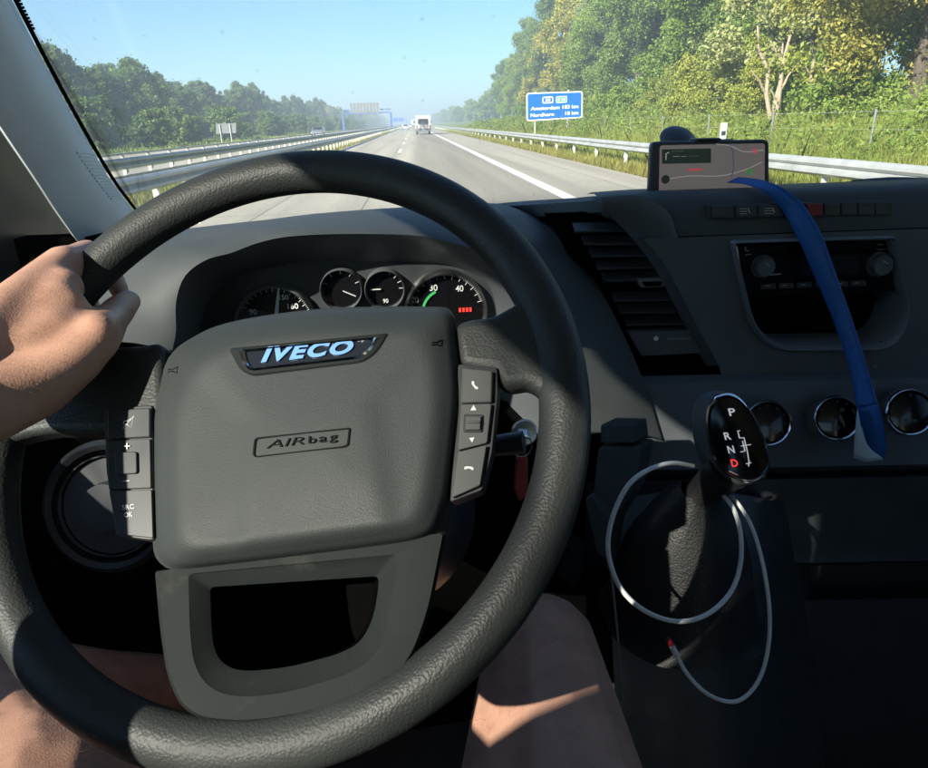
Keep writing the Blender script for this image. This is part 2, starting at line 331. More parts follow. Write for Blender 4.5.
def spline(pts, n):
    """Catmull-Rom through the points, n samples by chord length."""
    P = [Vector(p) for p in pts]
    if len(P) == 2: return [P[0].lerp(P[1], i / (n - 1)) for i in range(n)]
    Q = [P[0] * 2 - P[1]] + P + [P[-1] * 2 - P[-2]]
    dense = []
    for i in range(1, len(Q) - 2):
        p0, p1, p2, p3 = Q[i - 1:i + 3]
        for k in range(12):
            t = k / 12
            dense.append(0.5 * ((2 * p1) + (p2 - p0) * t + (2 * p0 - 5 * p1 + 4 * p2 - p3) * t * t + (3 * p1 - p0 - 3 * p2 + p3) * t ** 3))
    dense.append(P[-1])
    L = [0]
    for i in range(1, len(dense)): L.append(L[-1] + (dense[i] - dense[i - 1]).length)
    out = []; j = 0
    for i in range(n):
        t = L[-1] * i / (n - 1)
        while j < len(L) - 2 and L[j + 1] < t: j += 1
        w = (t - L[j]) / max(L[j + 1] - L[j], 1e-9)
        out.append(dense[j].lerp(dense[j + 1], min(max(w, 0), 1)))
    return out
def resample(pts, n):
    """closed polygon, n points by length, straight edges."""
    P = [Vector(p) for p in pts]; P.append(P[0]); L = [0]
    for i in range(1, len(P)): L.append(L[-1] + (P[i] - P[i - 1]).length)
    out = []; j = 0
    for i in range(n):
        t = L[-1] * i / n
        while j < len(L) - 2 and L[j + 1] < t: j += 1
        out.append(P[j].lerp(P[j + 1], (t - L[j]) / max(L[j + 1] - L[j], 1e-9)))
    return out
def rounded(pts, rad, k=4):
    """2-D polygon (pixels) with rounded corners."""
    out = []; n = len(pts)
    for i in range(n):
        p, a, b = Vector(pts[i]), Vector(pts[i - 1]), Vector(pts[(i + 1) % n])
        r = rad[i] if isinstance(rad, (list, tuple)) else rad
        da, db = a - p, b - p
        ra = min(r, da.length * 0.48, db.length * 0.48)
        if ra < 1e-6: out.append(p); continue
        s, e = p + da.normalized() * ra, p + db.normalized() * ra
        for q in range(k + 1):
            t = q / k; out.append(s * (1 - t) ** 2 + p * (2 * t * (1 - t)) + e * t * t)
    return out

ORG = {}
def link_mesh(name, me, m, parent):
    o = bpy.data.objects.new(name, me); col.objects.link(o)
    if m: me.materials.append(m)
    if parent: o.parent = parent
    return o
def obj(name, b, m, parent=None, bevel=0.0, seg=2, angle=40, sub=0, fix=True, solid=0.0):
    org = ORG.get(parent.name, Vector()) if parent else (sum(b.v, Vector()) / len(b.v) if b.v else Vector())
    if not parent: org = Vector((org.x, org.y, min(v.z for v in b.v)))
    me = bpy.data.meshes.new(name); me.from_pydata([v - org for v in b.v], [], b.f); me.update()
    bm = bmesh.new(); bm.from_mesh(me)
    bmesh.ops.remove_doubles(bm, verts=bm.verts, dist=1e-5)
    if fix: bmesh.ops.recalc_face_normals(bm, faces=bm.faces)
    bm.to_mesh(me); bm.free()
    me.polygons.foreach_set('use_smooth', [True] * len(me.polygons))
    try: me.set_sharp_from_angle(angle=R(angle))
    except Exception: pass
    o = link_mesh(name, me, m, parent)
    if not parent: o.location = org
    ORG[o.name] = org
    if solid:
        q = o.modifiers.new('solid', 'SOLIDIFY'); q.thickness = solid; q.offset = 0
    if bevel:
        q = o.modifiers.new('bevel', 'BEVEL'); q.width = bevel; q.segments = seg; q.limit_method = 'ANGLE'; q.angle_limit = R(35); q.harden_normals = False
    if sub:
        q = o.modifiers.new('sub', 'SUBSURF'); q.levels = sub; q.render_levels = sub
    return o
def tag(o, label, cat, group=None, kind=None):
    if label: o['label'] = label
    if cat: o['category'] = cat
    if group: o['group'] = group
    if kind: o['kind'] = kind
    return o
def thing(name, label, cat, loc, group=None):
    o = bpy.data.objects.new(name, None); col.objects.link(o); o.location = loc; o.empty_display_size = 0.05
    ORG[o.name] = Vector(loc); return tag(o, label, cat, group)
def structure(o): o['kind'] = 'structure'; return o
def copy_tree(src, loc, rotz=0.0, scale=1.0, label=None, wob=0.0):
    r = src.copy(); col.objects.link(r); r.location = loc; r.rotation_euler = (0, 0, rotz); r.scale = (scale,) * 3 if not wob else (scale * random.uniform(1 - wob, 1 + wob), scale * random.uniform(1 - wob, 1 + wob), scale * random.uniform(1 - wob, 1 + wob * 1.3))
    if label: r['label'] = label
    for c in src.children:
        q = c.copy(); col.objects.link(q); q.parent = r
        for g in c.children:
            w = g.copy(); col.objects.link(w); w.parent = q
    return r
def text_quad(name, body, quad, m, parent, lift=0.0004, bold=0.0, shear=0.0, thick=0.0003, space=1.0):
    """lettering fitted to a quad (bl, br, tr, tl) of points."""
    cu = bpy.data.curves.new('lettering', 'FONT'); cu.body = body; cu.size = 1; cu.shear = shear; cu.offset = bold; cu.extrude = 0.5; cu.resolution_u = 4; cu.space_character = space
    t = bpy.data.objects.new('lettering', cu)
    col.objects.link(t); dg = bpy.context.evaluated_depsgraph_get(); dg.update()
    me = bpy.data.meshes.new_from_object(t.evaluated_get(dg)); 
    col.objects.unlink(t); bpy.data.objects.remove(t)
    vs = np.empty(len(me.vertices) * 3); me.vertices.foreach_get('co', vs); vs = vs.reshape(-1, 3)
    lo, hi = vs.min(0), vs.max(0); bl, br, tr, tl = [Vector(q) for q in quad]
    nrm = (br - bl).cross(tl - bl).normalized(); org = ORG.get(parent.name, Vector())
    out = []
    for x, y, z in vs:
        u, v = (x - lo[0]) / (hi[0] - lo[0]), (y - lo[1]) / max(hi[1] - lo[1], 1e-9)
        p = bl * ((1 - u) * (1 - v)) + br * (u * (1 - v)) + tr * (u * v) + tl * ((1 - u) * v)
        out += list(p + nrm * (lift + (thick if z > 0 else 0)) - org)
    me.vertices.foreach_set('co', out); me.update(); me.materials.clear()
    o = link_mesh(name, me, m, parent); ORG[o.name] = org
    return o

# ================================================================== THE ROAD AND WHAT STANDS BESIDE IT
rng = np.random.default_rng(7); random.seed(7)
def ground_z(x):
    xs = [-3000, -60, -30, -22, -21.5, -8.9, -8.0, -5.4, -4.9, 6.2, 7.2, 9.5, 12, 16, 22, 35, 60, 3000]
    zs = [0.5, 0.4, 0.1, -0.05, -0.05, -0.05, 0.02, 0.02, -0.05, -0.05, -0.02, 0.05, 0.45, 1.05, 1.7, 2.2, 2.0, 1.0]
    return float(np.interp(x, xs, zs))
gx = [-900, -400, -200, -80, -60, -45, -30, -25, -22, -21.5, -8.9, -8.0, -6.6, -5.4, -4.9, 0, 6.2, 7.2, 9.5, 12, 14, 16, 19, 22, 28, 35, 60, 200, 400, 900]
gy = [-200, -50, 0, 20, 40, 70, 100, 150, 220, 300, 450, 700, 1200, 2000, 2900]
g = B(); g.loft([[Vector((x, y, ground_z(x) - 0.06)) for x in gx] for y in gy])
structure(obj('ground', g, M['ground']))
road = B(); road.add([(-4.95, -60, 0), (6.15, -60, 0), (6.15, 2880, 0), (-4.95, 2880, 0), (-4.95, -60, -.3), (6.15, -60, -.3), (6.15, 2880, -.3), (-4.95, 2880, -.3)],
                     [(0, 1, 2, 3), (0, 3, 7, 4), (1, 5, 6, 2)])
road = structure(obj('road', road, M['road'], fix=False)); 
r2 = B(); r2.add([(-21.3, -60, 0), (-8.9, -60, 0), (-8.9, 2880, 0), (-21.3, 2880, 0), (-21.3, -60, -.3), (-8.9, -60, -.3), (-8.9, 2880, -.3), (-21.3, 2880, -.3)], [(0, 1, 2, 3), (0, 3, 7, 4), (1, 5, 6, 2)])
structure(obj('opposite_road', r2, M['road'], fix=False))
def strip(name, x, w, y0, y1, m, z=0.005):
    b = B(); b.add([(x - w / 2, y0, z), (x + w / 2, y0, z), (x + w / 2, y1, z), (x - w / 2, y1, z)], [(0, 1, 2, 3)])
    return obj(name, b, m, road, fix=False)
strip('edge_line', 3.13, 0.30, -20, 2800, M['marking']); strip('edge_line', -4.55, 0.15, -20, 2800, M['marking'])
dash0 = strip('lane_dash', -0.85, 0.17, 4.5, 10.5, M['marking'])
for k in range(1, 40):
    d = dash0.copy(); col.objects.link(d); d.parent = road; d.location.y = 18 * k
for x, w in ((-1.06, .022), (-2.9, .015), (1.15, .015), (4.9, .018)): strip('joint_seal', x, w, -20, 900, M['tar'], 0.004)
jt = B()
for k in range(0, 60):
    y = 3 + 5 * k; jt.add([(-4.9, y, .0045), (6.1, y, .0045), (6.1, y + .014, .0045), (-4.9, y + .014, .0045)], [(0, 1, 2, 3)])
obj('slab_joint', jt, M['tar'], road, fix=False)['kind'] = 'stuff'

def w_profile(x, z0, s):          # W-beam cross-section facing s (+1 right, -1 left)
    pts = [(0, 0), (.03, .02), (.08, .05), (.08, .10), (.03, .13), (0, .155), (.03, .18), (.08, .21), (.08, .26), (.03, .29), (0, .31)]
    return [(x + s * a, z0 + b) for a, b in pts]
def guard_rail(label, x, ztop, s, y0, y1, step, group, top_rail=False, zfun=None, spacer=True):
    t = thing('guard_rail', label, 'crash barrier', (x, y0, 0), group)
    ys = [y0 + 4 * k for k in range(int((y1 - y0) / 4) + 1)]
    b = B(); pr = w_profile(x, ztop - .31, s)
    back = [(a - s * .004, c) for a, c in pr][::-1]
    full = pr + back
    rows = []
    for i, y in enumerate(ys):
        jig = random.uniform(-.008, .008)
        rows.append([Vector((a + jig, y, c + jig * .6)) for a, c in full])
    b.loft(rows, True); obj('beam', b, M['galv'], t, angle=50)
    if top_rail:
        b = B(); b.box((x - s * .1, (y0 + y1) / 2, ztop + .10), (.07, y1 - y0, .06)); obj('top_rail', b, M['galv'], t)
    if top_rail:
        b = B(); b.box((x + s * .02, (y0 + y1) / 2, .30), (.05, y1 - y0, .09)); obj('lower_rail', b, M['galv'], t)
    p0 = None; k = 0; y = y0 + 1.0
    px = x - s * .09
    while y < y1 and k < 170:
        if p0 is None:
            b = B(); b.box((px, y, (ztop + (.12 if top_rail else -.02)) / 2 - .1), (.10, .055, ztop + (.12 if top_rail else -.02) + .2))
            b.box((px + s * .045, y, ztop - .15), (.07, .05, .10)); b.box((px + s * .05, y, .52 if top_rail else .30), (.05, .16 if top_rail else .06, .22 if top_rail else .08))
            p0 = obj('post', b, M['post'], t)
        else:
            q = p0.copy(); col.objects.link(q); q.parent = t; q.location.y = y - (y0 + 1.0); q.location.z = random.uniform(-.012, .006); q.rotation_euler.x = 0
        y += step * (1 if k < 60 else 3); k += 1
    return t
guard_rail('long galvanised guard rail on the grass verge right of the hard shoulder', 7.1, .78, -1, 3, 700, 4.0, 'guard rails')
guard_rail('nearer of the two median guard rails, directly beside the left lane', -5.3, .70, 1, 4, 900, 2.0, 'guard rails')
guard_rail('farther median guard rail with a tube rail on top, beside the opposite carriageway', -8.2, .80, 1, 4, 900, 2.0, 'guard rails', top_rail=True)

# --- vegetation
def mesh_np(name, verts, faces_n, m, parent=None, loc=None):
    """verts (k*n,3), every n consecutive vertices one polygon."""
    k = len(verts) // faces_n
    me = bpy.data.meshes.new(name); me.vertices.add(len(verts)); me.vertices.foreach_set('co', np.asarray(verts, np.float32).ravel())
    me.loops.add(len(verts)); me.loops.foreach_set('vertex_index', np.arange(len(verts), dtype=np.int32))
    me.polygons.add(k); me.polygons.foreach_set('loop_start', np.arange(0, len(verts), faces_n, dtype=np.int32))
    try: me.polygons.foreach_set('loop_total', np.full(k, faces_n, np.int32))
    except Exception: pass
    me.update(calc_edges=True); me.validate()
    o = link_mesh(name, me, m, parent)
    return o
def unit(n):
    v = rng.normal(size=(n, 3)); return v / np.linalg.norm(v, axis=1)[:, None]
def leaf_cards(c, nrm, size):
    """a leaf-shaped quad (folded rhombus) per centre."""
    n = len(c); t = np.cross(nrm, unit(n)); t /= np.linalg.norm(t, axis=1)[:, None] + 1e-9; w = np.cross(nrm, t)
    s = size[:, None]; fold = nrm * s * .18
    q = np.stack([c - t * s, c + w * s * .55 + fold, c + t * s, c - w * s * .55 + fold], 1)
    return q.reshape(-1, 3)
def blob_leaves(blobs, n, size):
    """leaves over flattened clumps; blobs: (cx,cy,cz,r)."""
    b = np.array(blobs); wgt = b[:, 3] ** 2; k = rng.choice(len(b), n, p=wgt / wgt.sum())
    d = unit(n)
    rad = b[k, 3] * (.25 + 1.05 * rng.random(n) ** .7) * (1 + .35 * np.abs(rng.normal(size=n)) * (rng.random(n) < .3))
    c = b[k, :3] + d * rad[:, None] * np.array([1, 1, .85])
    nr = d * .55 + unit(n) * .9 + np.array([0, 0, .3]); nr /= np.linalg.norm(nr, axis=1)[:, None]
    return leaf_cards(c, nr, size * (.6 + .8 * rng.random(n)))
def crown_blobs(h, z0, rx, nb, top=.95, **kw):
    """clumps gathered in uneven lobes, so that the outline is ragged and sky shows between them."""
    lobes = []
    nl = 11
    for i in range(nl):
        t = (i + rng.random()) / nl; prof = math.sin(math.pi * min(1, t * .72 + .22)) ** .8
        a = i * 2.4 + rng.random() * 1.1; q = rx * prof * (.35 + .38 * rng.random())
        lobes.append((q * math.cos(a), q * math.sin(a), z0 + (h - z0) * (.10 + .78 * t), rx * (.30 + .24 * rng.random()) * (1 if t < .8 else .78)))
    out = []
    for i in range(nb):
        l = lobes[i % nl]; d = unit(1)[0] * (rng.random() ** .45)
        r = rx * (.07 + .13 * rng.random() ** 1.5)
        out.append((l[0] + d[0] * l[3] * 1.15, l[1] + d[1] * l[3] * 1.15, max(z0 + r * .4, l[2] + d[2] * l[3] * 1.25), r))
    return out
def limb_path(a, b, n=5, wob=.25):
    a, b = Vector(a), Vector(b); L = (b - a).length
    return [a.lerp(b, i / (n - 1)) + Vector((random.uniform(-1, 1), random.uniform(-1, 1), math.sin(i / (n - 1) * math.pi) * .6)) * (wob * L * .12 if 0 < i < n - 1 else 0) for i in range(n)]
def nth(k):
    return '%d%s' % (k, 'th' if 10 <= k % 100 <= 20 else {1: 'st', 2: 'nd', 3: 'rd'}.get(k % 10, 'th'))
def tree(name, label, cat, loc, h, rx, z0, leaves, lsize, lm, nb=46, bark='bark', group=None, tr=None, stems=1, nlimb=8):
    t = thing(name, label, cat, loc, group); L = Vector(loc)
    blobs = crown_blobs(h, z0, rx, nb); tr = tr or h * .016 + .06
    b = B()
    for s in range(stems):
        off = Vector((random.uniform(-.5, .5), random.uniform(-.5, .5), 0)) * (0 if stems == 1 else 1)
        topp = Vector((random.uniform(-.4, .4) * rx * .4, random.uniform(-.4, .4) * rx * .4, h * .82))
        path = limb_path(off - Vector((0, 0, .3)), topp, 7, .2); n = len(path)
        b.tube([L + p for p in path], [tr * (1 - .85 * i / (n - 1)) for i in range(n)], 8)
        for k in range(nlimb // stems):
            q = blobs[(k * 7 + s * 3) % len(blobs)]; st = path[1 + k % (n - 3)]
            lp = limb_path(st, q[:3], 5, .5)
            b.tube([L + p for p in lp], [tr * .42 * (1 - .8 * i / 4) for i in range(5)], 6)
    obj('trunk', b, M[bark], t, fix=False)
    mesh_np('crown', blob_leaves(blobs, leaves, lsize), 4, lm, t)
    return t

GZ = lambda x: ground_z(x) - 0.08
# right-hand wood: prototypes (each already stands in its place), then copies
rt = 'trees of the roadside wood on the right'
def right_spot(px, X):            # X metres right of the lens, at picture column px -> Y
    return (X, 680 * X / (px - 413) if px > 413 else 100.0, GZ(X))
protoR = [
    tree('leafy_tree', 'tall green tree whose pale grey-green crown stands over the forked bare trunks', 'tree', right_spot(775, 19.5), 17.5, 4.8, 1.6, 80000, .115, M['leaf_grey'], 190, group=rt),
    tree('leafy_tree', 'big dark green tree in the middle of the right wood, behind the yellow bush', 'tree', right_spot(690, 23), 19.5, 5.6, .8, 90000, .12, M['leaf_green'], 230, group=rt),
    tree('autumn_tree', 'tree turning orange and yellow at the right edge of the view', 'tree', right_spot(902, 17.0), 14.0, 5.0, .9, 130000, .078, M['leaf_autumn'], 210, group=rt),
    tree('leafy_tree', 'olive yellowing tree directly behind the blue distance sign', 'tree', right_spot(566, 25), 19.5, 5.2, .8, 60000, .15, M['leaf_olive'], 220, group=rt),
    tree('leafy_tree', 'broad deep green tree right of the blue distance sign', 'tree', right_spot(628, 24), 20.5, 5.8, .6, 80000, .13, M['leaf_dark'], 240, group=rt),
]
more = [  # (proto, px, X, scale, label)
    (1, 840, 23.5, 1.0, 'dark green tree filling the gap left of the autumn tree'),
    (4, 905, 26, 1.05, 'dark green tree behind the autumn tree at the right edge'),
    (1, 745, 27, 1.08, 'tall green tree behind the grey-green tree'),
    (4, 660, 29, 1.0, 'tall dark tree in the second row behind the big green tree'),
    (0, 600, 29, 1.1, 'grey-green tree in the second row above the blue sign'),
    (4, 545, 26, .98, 'dark green tree just left of the olive tree'),
    (3, 535, 24, .82, 'smaller olive tree at the left flank of the wood'),
    (4, 521, 25, .92, 'dark green tree third from the left end of the tall wood'),
    (1, 509, 24.5, .84, 'green tree second from the left end of the tall wood'),
    (4, 500, 25, .74, 'dark green tree at the far left end of the tall wood'),
    (1, 800, 30, 1.1, 'tall green tree behind the bare trunks'),
    (4, 955, 24, 1.0, 'dark green tree partly cut by the right edge of the view'),
    (1, 585, 24, 1.0, 'green tree between the olive tree and the broad deep green tree'),
]
for k, px, X, s, lb in more:
    copy_tree(protoR[k], right_spot(px, X), random.uniform(0, 6.28), s, lb, .08)
# low far growth that runs on along the right side
lowA = tree('roadside_tree', 'low hazy tree beside the far right verge', 'tree', (27, 270, GZ(27)), 9.0, 4.2, .4, 9000, .25, M['leaf_green'], 90, group='low trees along the far right verge')
for i in range(1, 24):
    X = 24 + (i * 7 % 5) * 3.0; Y = 235 + 30 * i + (i * 13 % 7) * 2
    copy_tree(lowA, (X, Y, GZ(X)), i * 1.3, .82 + .09 * (i * 5 % 6), '%s low hazy tree along the far right verge, counting from the near end' % nth(i + 1))
# bushes
bg_ = 'bushes at the foot of the right wood'
yb = tree('bush', 'broad yellow-green bush at the foot of the dark green wood', 'bush', right_spot(690, 16.5), 3.6, 2.5, .2, 26000, .075, M['leaf_yellow'], 130, bark='pale_bark', group=bg_, tr=.05, stems=4, nlimb=8)
copy_tree(yb, right_spot(655, 18.5), 1.9, .85, 'smaller yellow-green bush left of the broad yellow one')
yb2 = copy_tree(yb, right_spot(742, 15.6), 4.1, .70, 'yellow-leaved bush wrapped round the forked bare trunks')
gb = tree('bush', 'green bush under the right wood, beside the distance sign', 'bush', right_spot(610, 16.5), 2.6, 2.3, .1, 16000, .085, M['leaf_green'], 110, group=bg_, tr=.05, stems=4, nlimb=8)
for px, X, s, lb in ((585, 17.5, .9, 'green bush behind the right post of the distance sign'), (560, 18, .95, 'green bush behind the distance sign board'), (540, 18, 1.0, 'green bush left of the distance sign'),
                     (840, 15.2, .75, 'dark bush between the bare trunks and the autumn tree'), (935, 14.5, .5, 'bush below the autumn tree at the right edge'), (800, 17, 1.0, 'bush behind the right bare trunk'),
                     (520, 19, 1.05, 'green bush where the wood begins beyond the sign'), (640, 19.5, 1.15, 'green bush between the sign and the yellow bush')):
    copy_tree(gb, right_spot(px, X), px * .7, s, lb)
# pale forked trunks
def bare_tree(label, px, X, h, forks):
    loc = right_spot(px, X); t = thing('bare_tree', label, 'tree', loc, 'pale bare trunks at the wood edge'); b = B(); L = Vector(loc)
    for (dx, dz, r, kids) in forks:
        path = limb_path((0, 0, -.3), (dx, .2, h * dz), 6, .35)
        b.tube([L + p for p in path], [r * (1 - .62 * i / 5) for i in range(6)], 8)
        for (a, ex, ez) in kids:
            st = path[a]; lp = limb_path(st, (st.x + ex, st.y - .1, st.z + ez), 5, .5)
            b.tube([L + p for p in lp], [r * .55 * (1 - .75 * i / 4) for i in range(5)], 6)
    obj('trunk', b, M['pale_bark'], t, fix=False)
    bl = [(fx * .9, 0.1, h * fz, .42) for fx, fz in ((-1.1, .8), (.4, .95), (.9, .7), (-.3, .6))]
    mesh_np('crown', blob_leaves(bl, 500, .09), 4, M['leaf_yellow'], t)
    return t
bare_tree('pale forked bare trunk with three stems in front of the dark wood', 759, 14.6, 4.2, [(-1.0, .95, .11, [(2, -.8, .9), (3, .3, .8)]), (.45, 1.0, .12, [(2, .6, 1.0), (3, -.6, .9)]), (.1, .8, .09, [(2, -.5, .6)])])
bare_tree('slimmer pale bare trunk splitting into two stems, right of the three-stemmed one', 800, 14.8, 3.2, [(-.45, 1.0, .10, [(3, -.4, .5)]), (.4, .9, .09, [(3, .4, .5)])])
# left-hand wood
lt = 'trees of the long wood beyond the opposite carriageway'
protoL = [tree('leafy_tree', 'rounded dull green tree in the wood beyond the opposite carriageway', 'tree', (-44, 92, GZ(-44)), 11.5, 4.6, .4, 26000, .19, M['leaf_dark_shade'], 150, group=lt),
          tree('leafy_tree', 'lighter green spreading tree in the wood beyond the opposite carriageway', 'tree', (-41, 112, GZ(-41)), 10.5, 4.8, .4, 26000, .19, M['leaf_green_shade'], 150, group=lt),
          tree('leafy_tree', 'olive tinged tree in the wood beyond the opposite carriageway', 'tree', (-46, 74, GZ(-46)), 12.0, 4.4, .4, 22000, .21, M['leaf_olive'], 150, group=lt)]
k = 0; cnt = {}
Yt = 58.0
while Yt < 900:
    for row, X in enumerate((-40, -47, -55)):
        if row == 2 and Yt > 300: continue
        k += 1
        s = 0.74 + .22 * ((k * 37) % 11) / 11
        kd = (0, 1, 0, 2, 0, 1)[k % 6]; cnt[row] = cnt.get(row, 0) + 1
        copy_tree(protoL[kd], (X + random.uniform(-2, 2) + (4 if Yt > 350 else 0), Yt + random.uniform(-2.5, 2.5), GZ(X)), k * 2.1, s,
                  '%s tree, %s from the near end in the %s row of the left wood' % (('dull green', 'lighter green', 'olive tinged')[kd], nth(cnt[row]), ('front', 'middle', 'back')[row]), .16)
    Yt += 8.0 if Yt < 250 else 15.0
lb = tree('bush', 'low green bush at the foot of the left wood', 'bush', (-33, 80, GZ(-33)), 3.2, 2.6, .1, 9000, .14, M['leaf_green_shade'], 80, group='bushes along the left wood', tr=.05, stems=3, nlimb=6)
for i in range(1, 46):
    copy_tree(lb, (-25.5 - (i * 5 % 4) * 1.1, 44 + 7.2 * i, GZ(-28)), i * 1.7, .75 + .11 * (i * 3 % 5), '%s low green bush along the foot of the left wood, counting from the near end' % nth(i + 1))
# far woods that close the horizon
def far_wood(name, x0, x1, y, h, n):
    c = np.stack([rng.uniform(x0, x1, n), y + rng.uniform(-40, 40, n), np.zeros(n)], 1)
    hh = h * (.62 + .38 * np.sin(c[:, 0] * .07) * np.sin(c[:, 0] * .023 + 1)); c[:, 2] = rng.random(n) ** .8 * hh
    nr = unit(n) + np.array([0, -.6, .4]); nr /= np.linalg.norm(nr, axis=1)[:, None]
    o = mesh_np(name, leaf_cards(c, nr, 1.3 + 1.2 * rng.random(n)), 4, M['leaf_dark']); o['kind'] = 'stuff'; return o
far_wood('distant_wood', 30, 700, 1150, 15, 9000); far_wood('distant_wood', -700, -34, 1150, 14, 9000); far_wood('distant_wood', -400, 400, 2600, 22, 9000)

def blades(name, n, xr, yr, hr, m, w0, lean=.35, pw=1.6, clump=0.0):
    x = rng.uniform(*xr, n); y = yr[0] + (yr[1] - yr[0]) * rng.random(n) ** pw
    if clump:
        cx = rng.uniform(*xr, n // 40 + 1); cy = yr[0] + (yr[1] - yr[0]) * rng.random(n // 40 + 1) ** pw; k = rng.integers(0, len(cx), n)
        x = np.clip(cx[k] + rng.normal(0, clump, n), *xr); y = cy[k] + rng.normal(0, clump, n)
    z = np.array([ground_z(a) - .08 for a in x]); h = rng.uniform(*hr, n) * (.7 + .6 * rng.random(n))
    if clump: hc_ = .55 + .9 * rng.random(len(cx)) ** 1.6; h *= hc_[k] * np.exp(-.5 * (((x - cx[k]) ** 2 + (y - cy[k]) ** 2) / (clump * 1.6) ** 2))
    w = w0 * (1 + y / 22.0); a = rng.uniform(0, 6.283, n); d = np.stack([np.cos(a), np.sin(a), np.zeros(n)], 1)
    base = np.stack([x, y, z], 1); b2 = rng.uniform(0, 6.283, n); le = np.stack([np.cos(b2), np.sin(b2), np.zeros(n)], 1) * (h * lean * rng.random(n))[:, None]
    up = np.zeros((n, 3)); up[:, 2] = h
    mid = base + up * .55 + le * .35
    q = np.stack([base - d * w[:, None], base + d * w[:, None], mid + d * w[:, None] * .7, base + up + le, mid - d * w[:, None] * .7], 1).reshape(-1, 3)
    o = mesh_np(name, q, 5, m); o['kind'] = 'stuff'; return o
blades('verge_grass', 34000, (6.2, 7.6), (5, 130), (.10, .34), M['dry_grass'], .0045, pw=1.7, lean=.6)
blades('verge_grass', 12000, (6.25, 8.6), (5, 150), (.15, .42), M['grass'], .007, pw=1.7)
blades('bank_grass', 150000, (7.7, 20), (8, 140), (.35, .85), M['grass'], .0042, pw=1.7, lean=.6)
def brush(name, n_mounds, xr, yr, hr, per, lsz, m):
    """soft leafy weeds in mounds on the bank."""
    x = rng.uniform(*xr, n_mounds); y = yr[0] + (yr[1] - yr[0]) * rng.random(n_mounds) ** 1.5; r = rng.uniform(.3, .9, n_mounds); h = rng.uniform(*hr, n_mounds)
    k = rng.integers(0, n_mounds, n_mounds * per); n = len(k); d = rng.normal(0, .5, (n, 2)); t = rng.random(n) ** .7
    z0 = np.array([ground_z(a) - .08 for a in x])
    c = np.stack([x[k] + d[:, 0] * r[k], y[k] + d[:, 1] * r[k], z0[k] + t * h[k] * np.exp(-.6 * (d ** 2).sum(1))], 1)
    nr = unit(n) + np.array([0, 0, .5]); nr /= np.linalg.norm(nr, axis=1)[:, None]
    o = mesh_np(name, leaf_cards(c, nr, lsz * (.5 + rng.random(n)) * (1 + y[k] / 60)), 4, m); o['kind'] = 'stuff'
brush('bank_weeds', 900, (9.2, 19), (10, 130), (.7, 1.7), 110, .038, M['grass'])
brush('bank_weeds', 260, (9.5, 19), (12, 130), (.8, 1.9), 110, .040, M['leaf_green'])
blades('bank_stems', 30000, (8.6, 19), (10, 120), (.7, 1.3), M['grass'], .0026, pw=1.5, clump=.55, lean=.5)
blades('dry_stalks', 26000, (7.8, 17), (9, 110), (.45, 1.05), M['dry_grass'], .0038, pw=1.5, clump=.6, lean=.6)
blades('median_grass', 26000, (-8.0, -5.0), (6, 160), (.06, .26), M['pale_grass'], .008, pw=1.7)
blades('median_grass', 8000, (-7.9, -5.05), (6, 160), (.1, .35), M['grass'], .008, pw=1.7)
blades('far_verge_grass', 16000, (-30, -21.6), (40, 260), (.1, .35), M['grass'], .012, pw=1.3)

# --- fence and marker posts on the bank
fn = thing('wire_fence', 'wire fence with pale posts standing in the tall grass on the bank', 'fence', (11, 11, GZ(11)))
fp = None
for i in range(16):
    y = 11.8 + 4.9 * i
    if fp is None:
        b = B(); b.tube([(11, y, GZ(11) - .2), (11, y, GZ(11) + 1.35)], .028, 8); fp = obj('post', b, M['board_grey'], fn)
    else:
        q = fp.copy(); col.objects.link(q); q.parent = fn; q.location.y = y - 11.8; q.rotation_euler.y = random.uniform(-.03, .03)
b = B()
for z in (.5, .9, 1.3): b.bar((11, 11.8, GZ(11) + z), (11, 11.8 + 4.9 * 15, GZ(11) + z), .006)
obj('wire', b, M['galv'], fn)
mk = thing('marker_post', 'short white marker post behind the guard rail, seen just over the phone', 'marker post', (8.4, 19.2, GZ(8.4)))
b = B(); b.prism([Vector((8.4 + x, 19.2 + y, GZ(8.4))) for x, y in ((-.09, -.05), (.09, -.05), (.06, .06), (-.06, .06))], (0, 0, 1.38)); obj('post', b, M['sign_white'], mk, bevel=.01)
b = B(); b.box((8.4, 19.147, GZ(8.4) + 1.12), (.12, .006, .12)); obj('reflector', b, M['black'], mk)

# --- blue distance sign
SY = 54.0
sg = thing('distance_sign', 'blue distance sign on two grey posts beside the right guard rail', 'road sign', (PY(555, 150, SY).x, SY, 0))
c4 = [PY(x, y, SY) for x, y in ((526.5, 121.5), (582.5, 118.0), (582.8, 91.2), (526.3, 93.0))]
def on_board(u, v, dy=0):
    p = c4[0].lerp(c4[1], u).lerp(c4[3].lerp(c4[2], u), v); return p + Vector((0, dy, 0))
def board_poly(u0, v0, u1, v1, r, dy):
    w = (c4[1] - c4[0]).length; h = (c4[3] - c4[0]).length
    return [on_board(q.x / w, q.y / h, dy) for q in rounded([(u0 * w, v0 * h), (u1 * w, v0 * h), (u1 * w, v1 * h), (u0 * w, v1 * h)], r)]
b = B(); b.prism(board_poly(0, 0, 1, 1, .22, 0), (0, .06, 0)); obj('board', b, M['sign_white'], sg)
b = B(); b.prism(board_poly(.022, .045, .978, .955, .16, -.006), (0, .006, 0)); obj('blue_field', b, M['sign_blue'], sg)
def board_text(s, u0, v0, u1, v1, m='sign_white', bold=.025):
    return text_quad('lettering', s, [on_board(u0, v0, -.012), on_board(u1, v0, -.012), on_board(u1, v1, -.012), on_board(u0, v1, -.012)], M[m], sg, 0, bold, 0, .004)
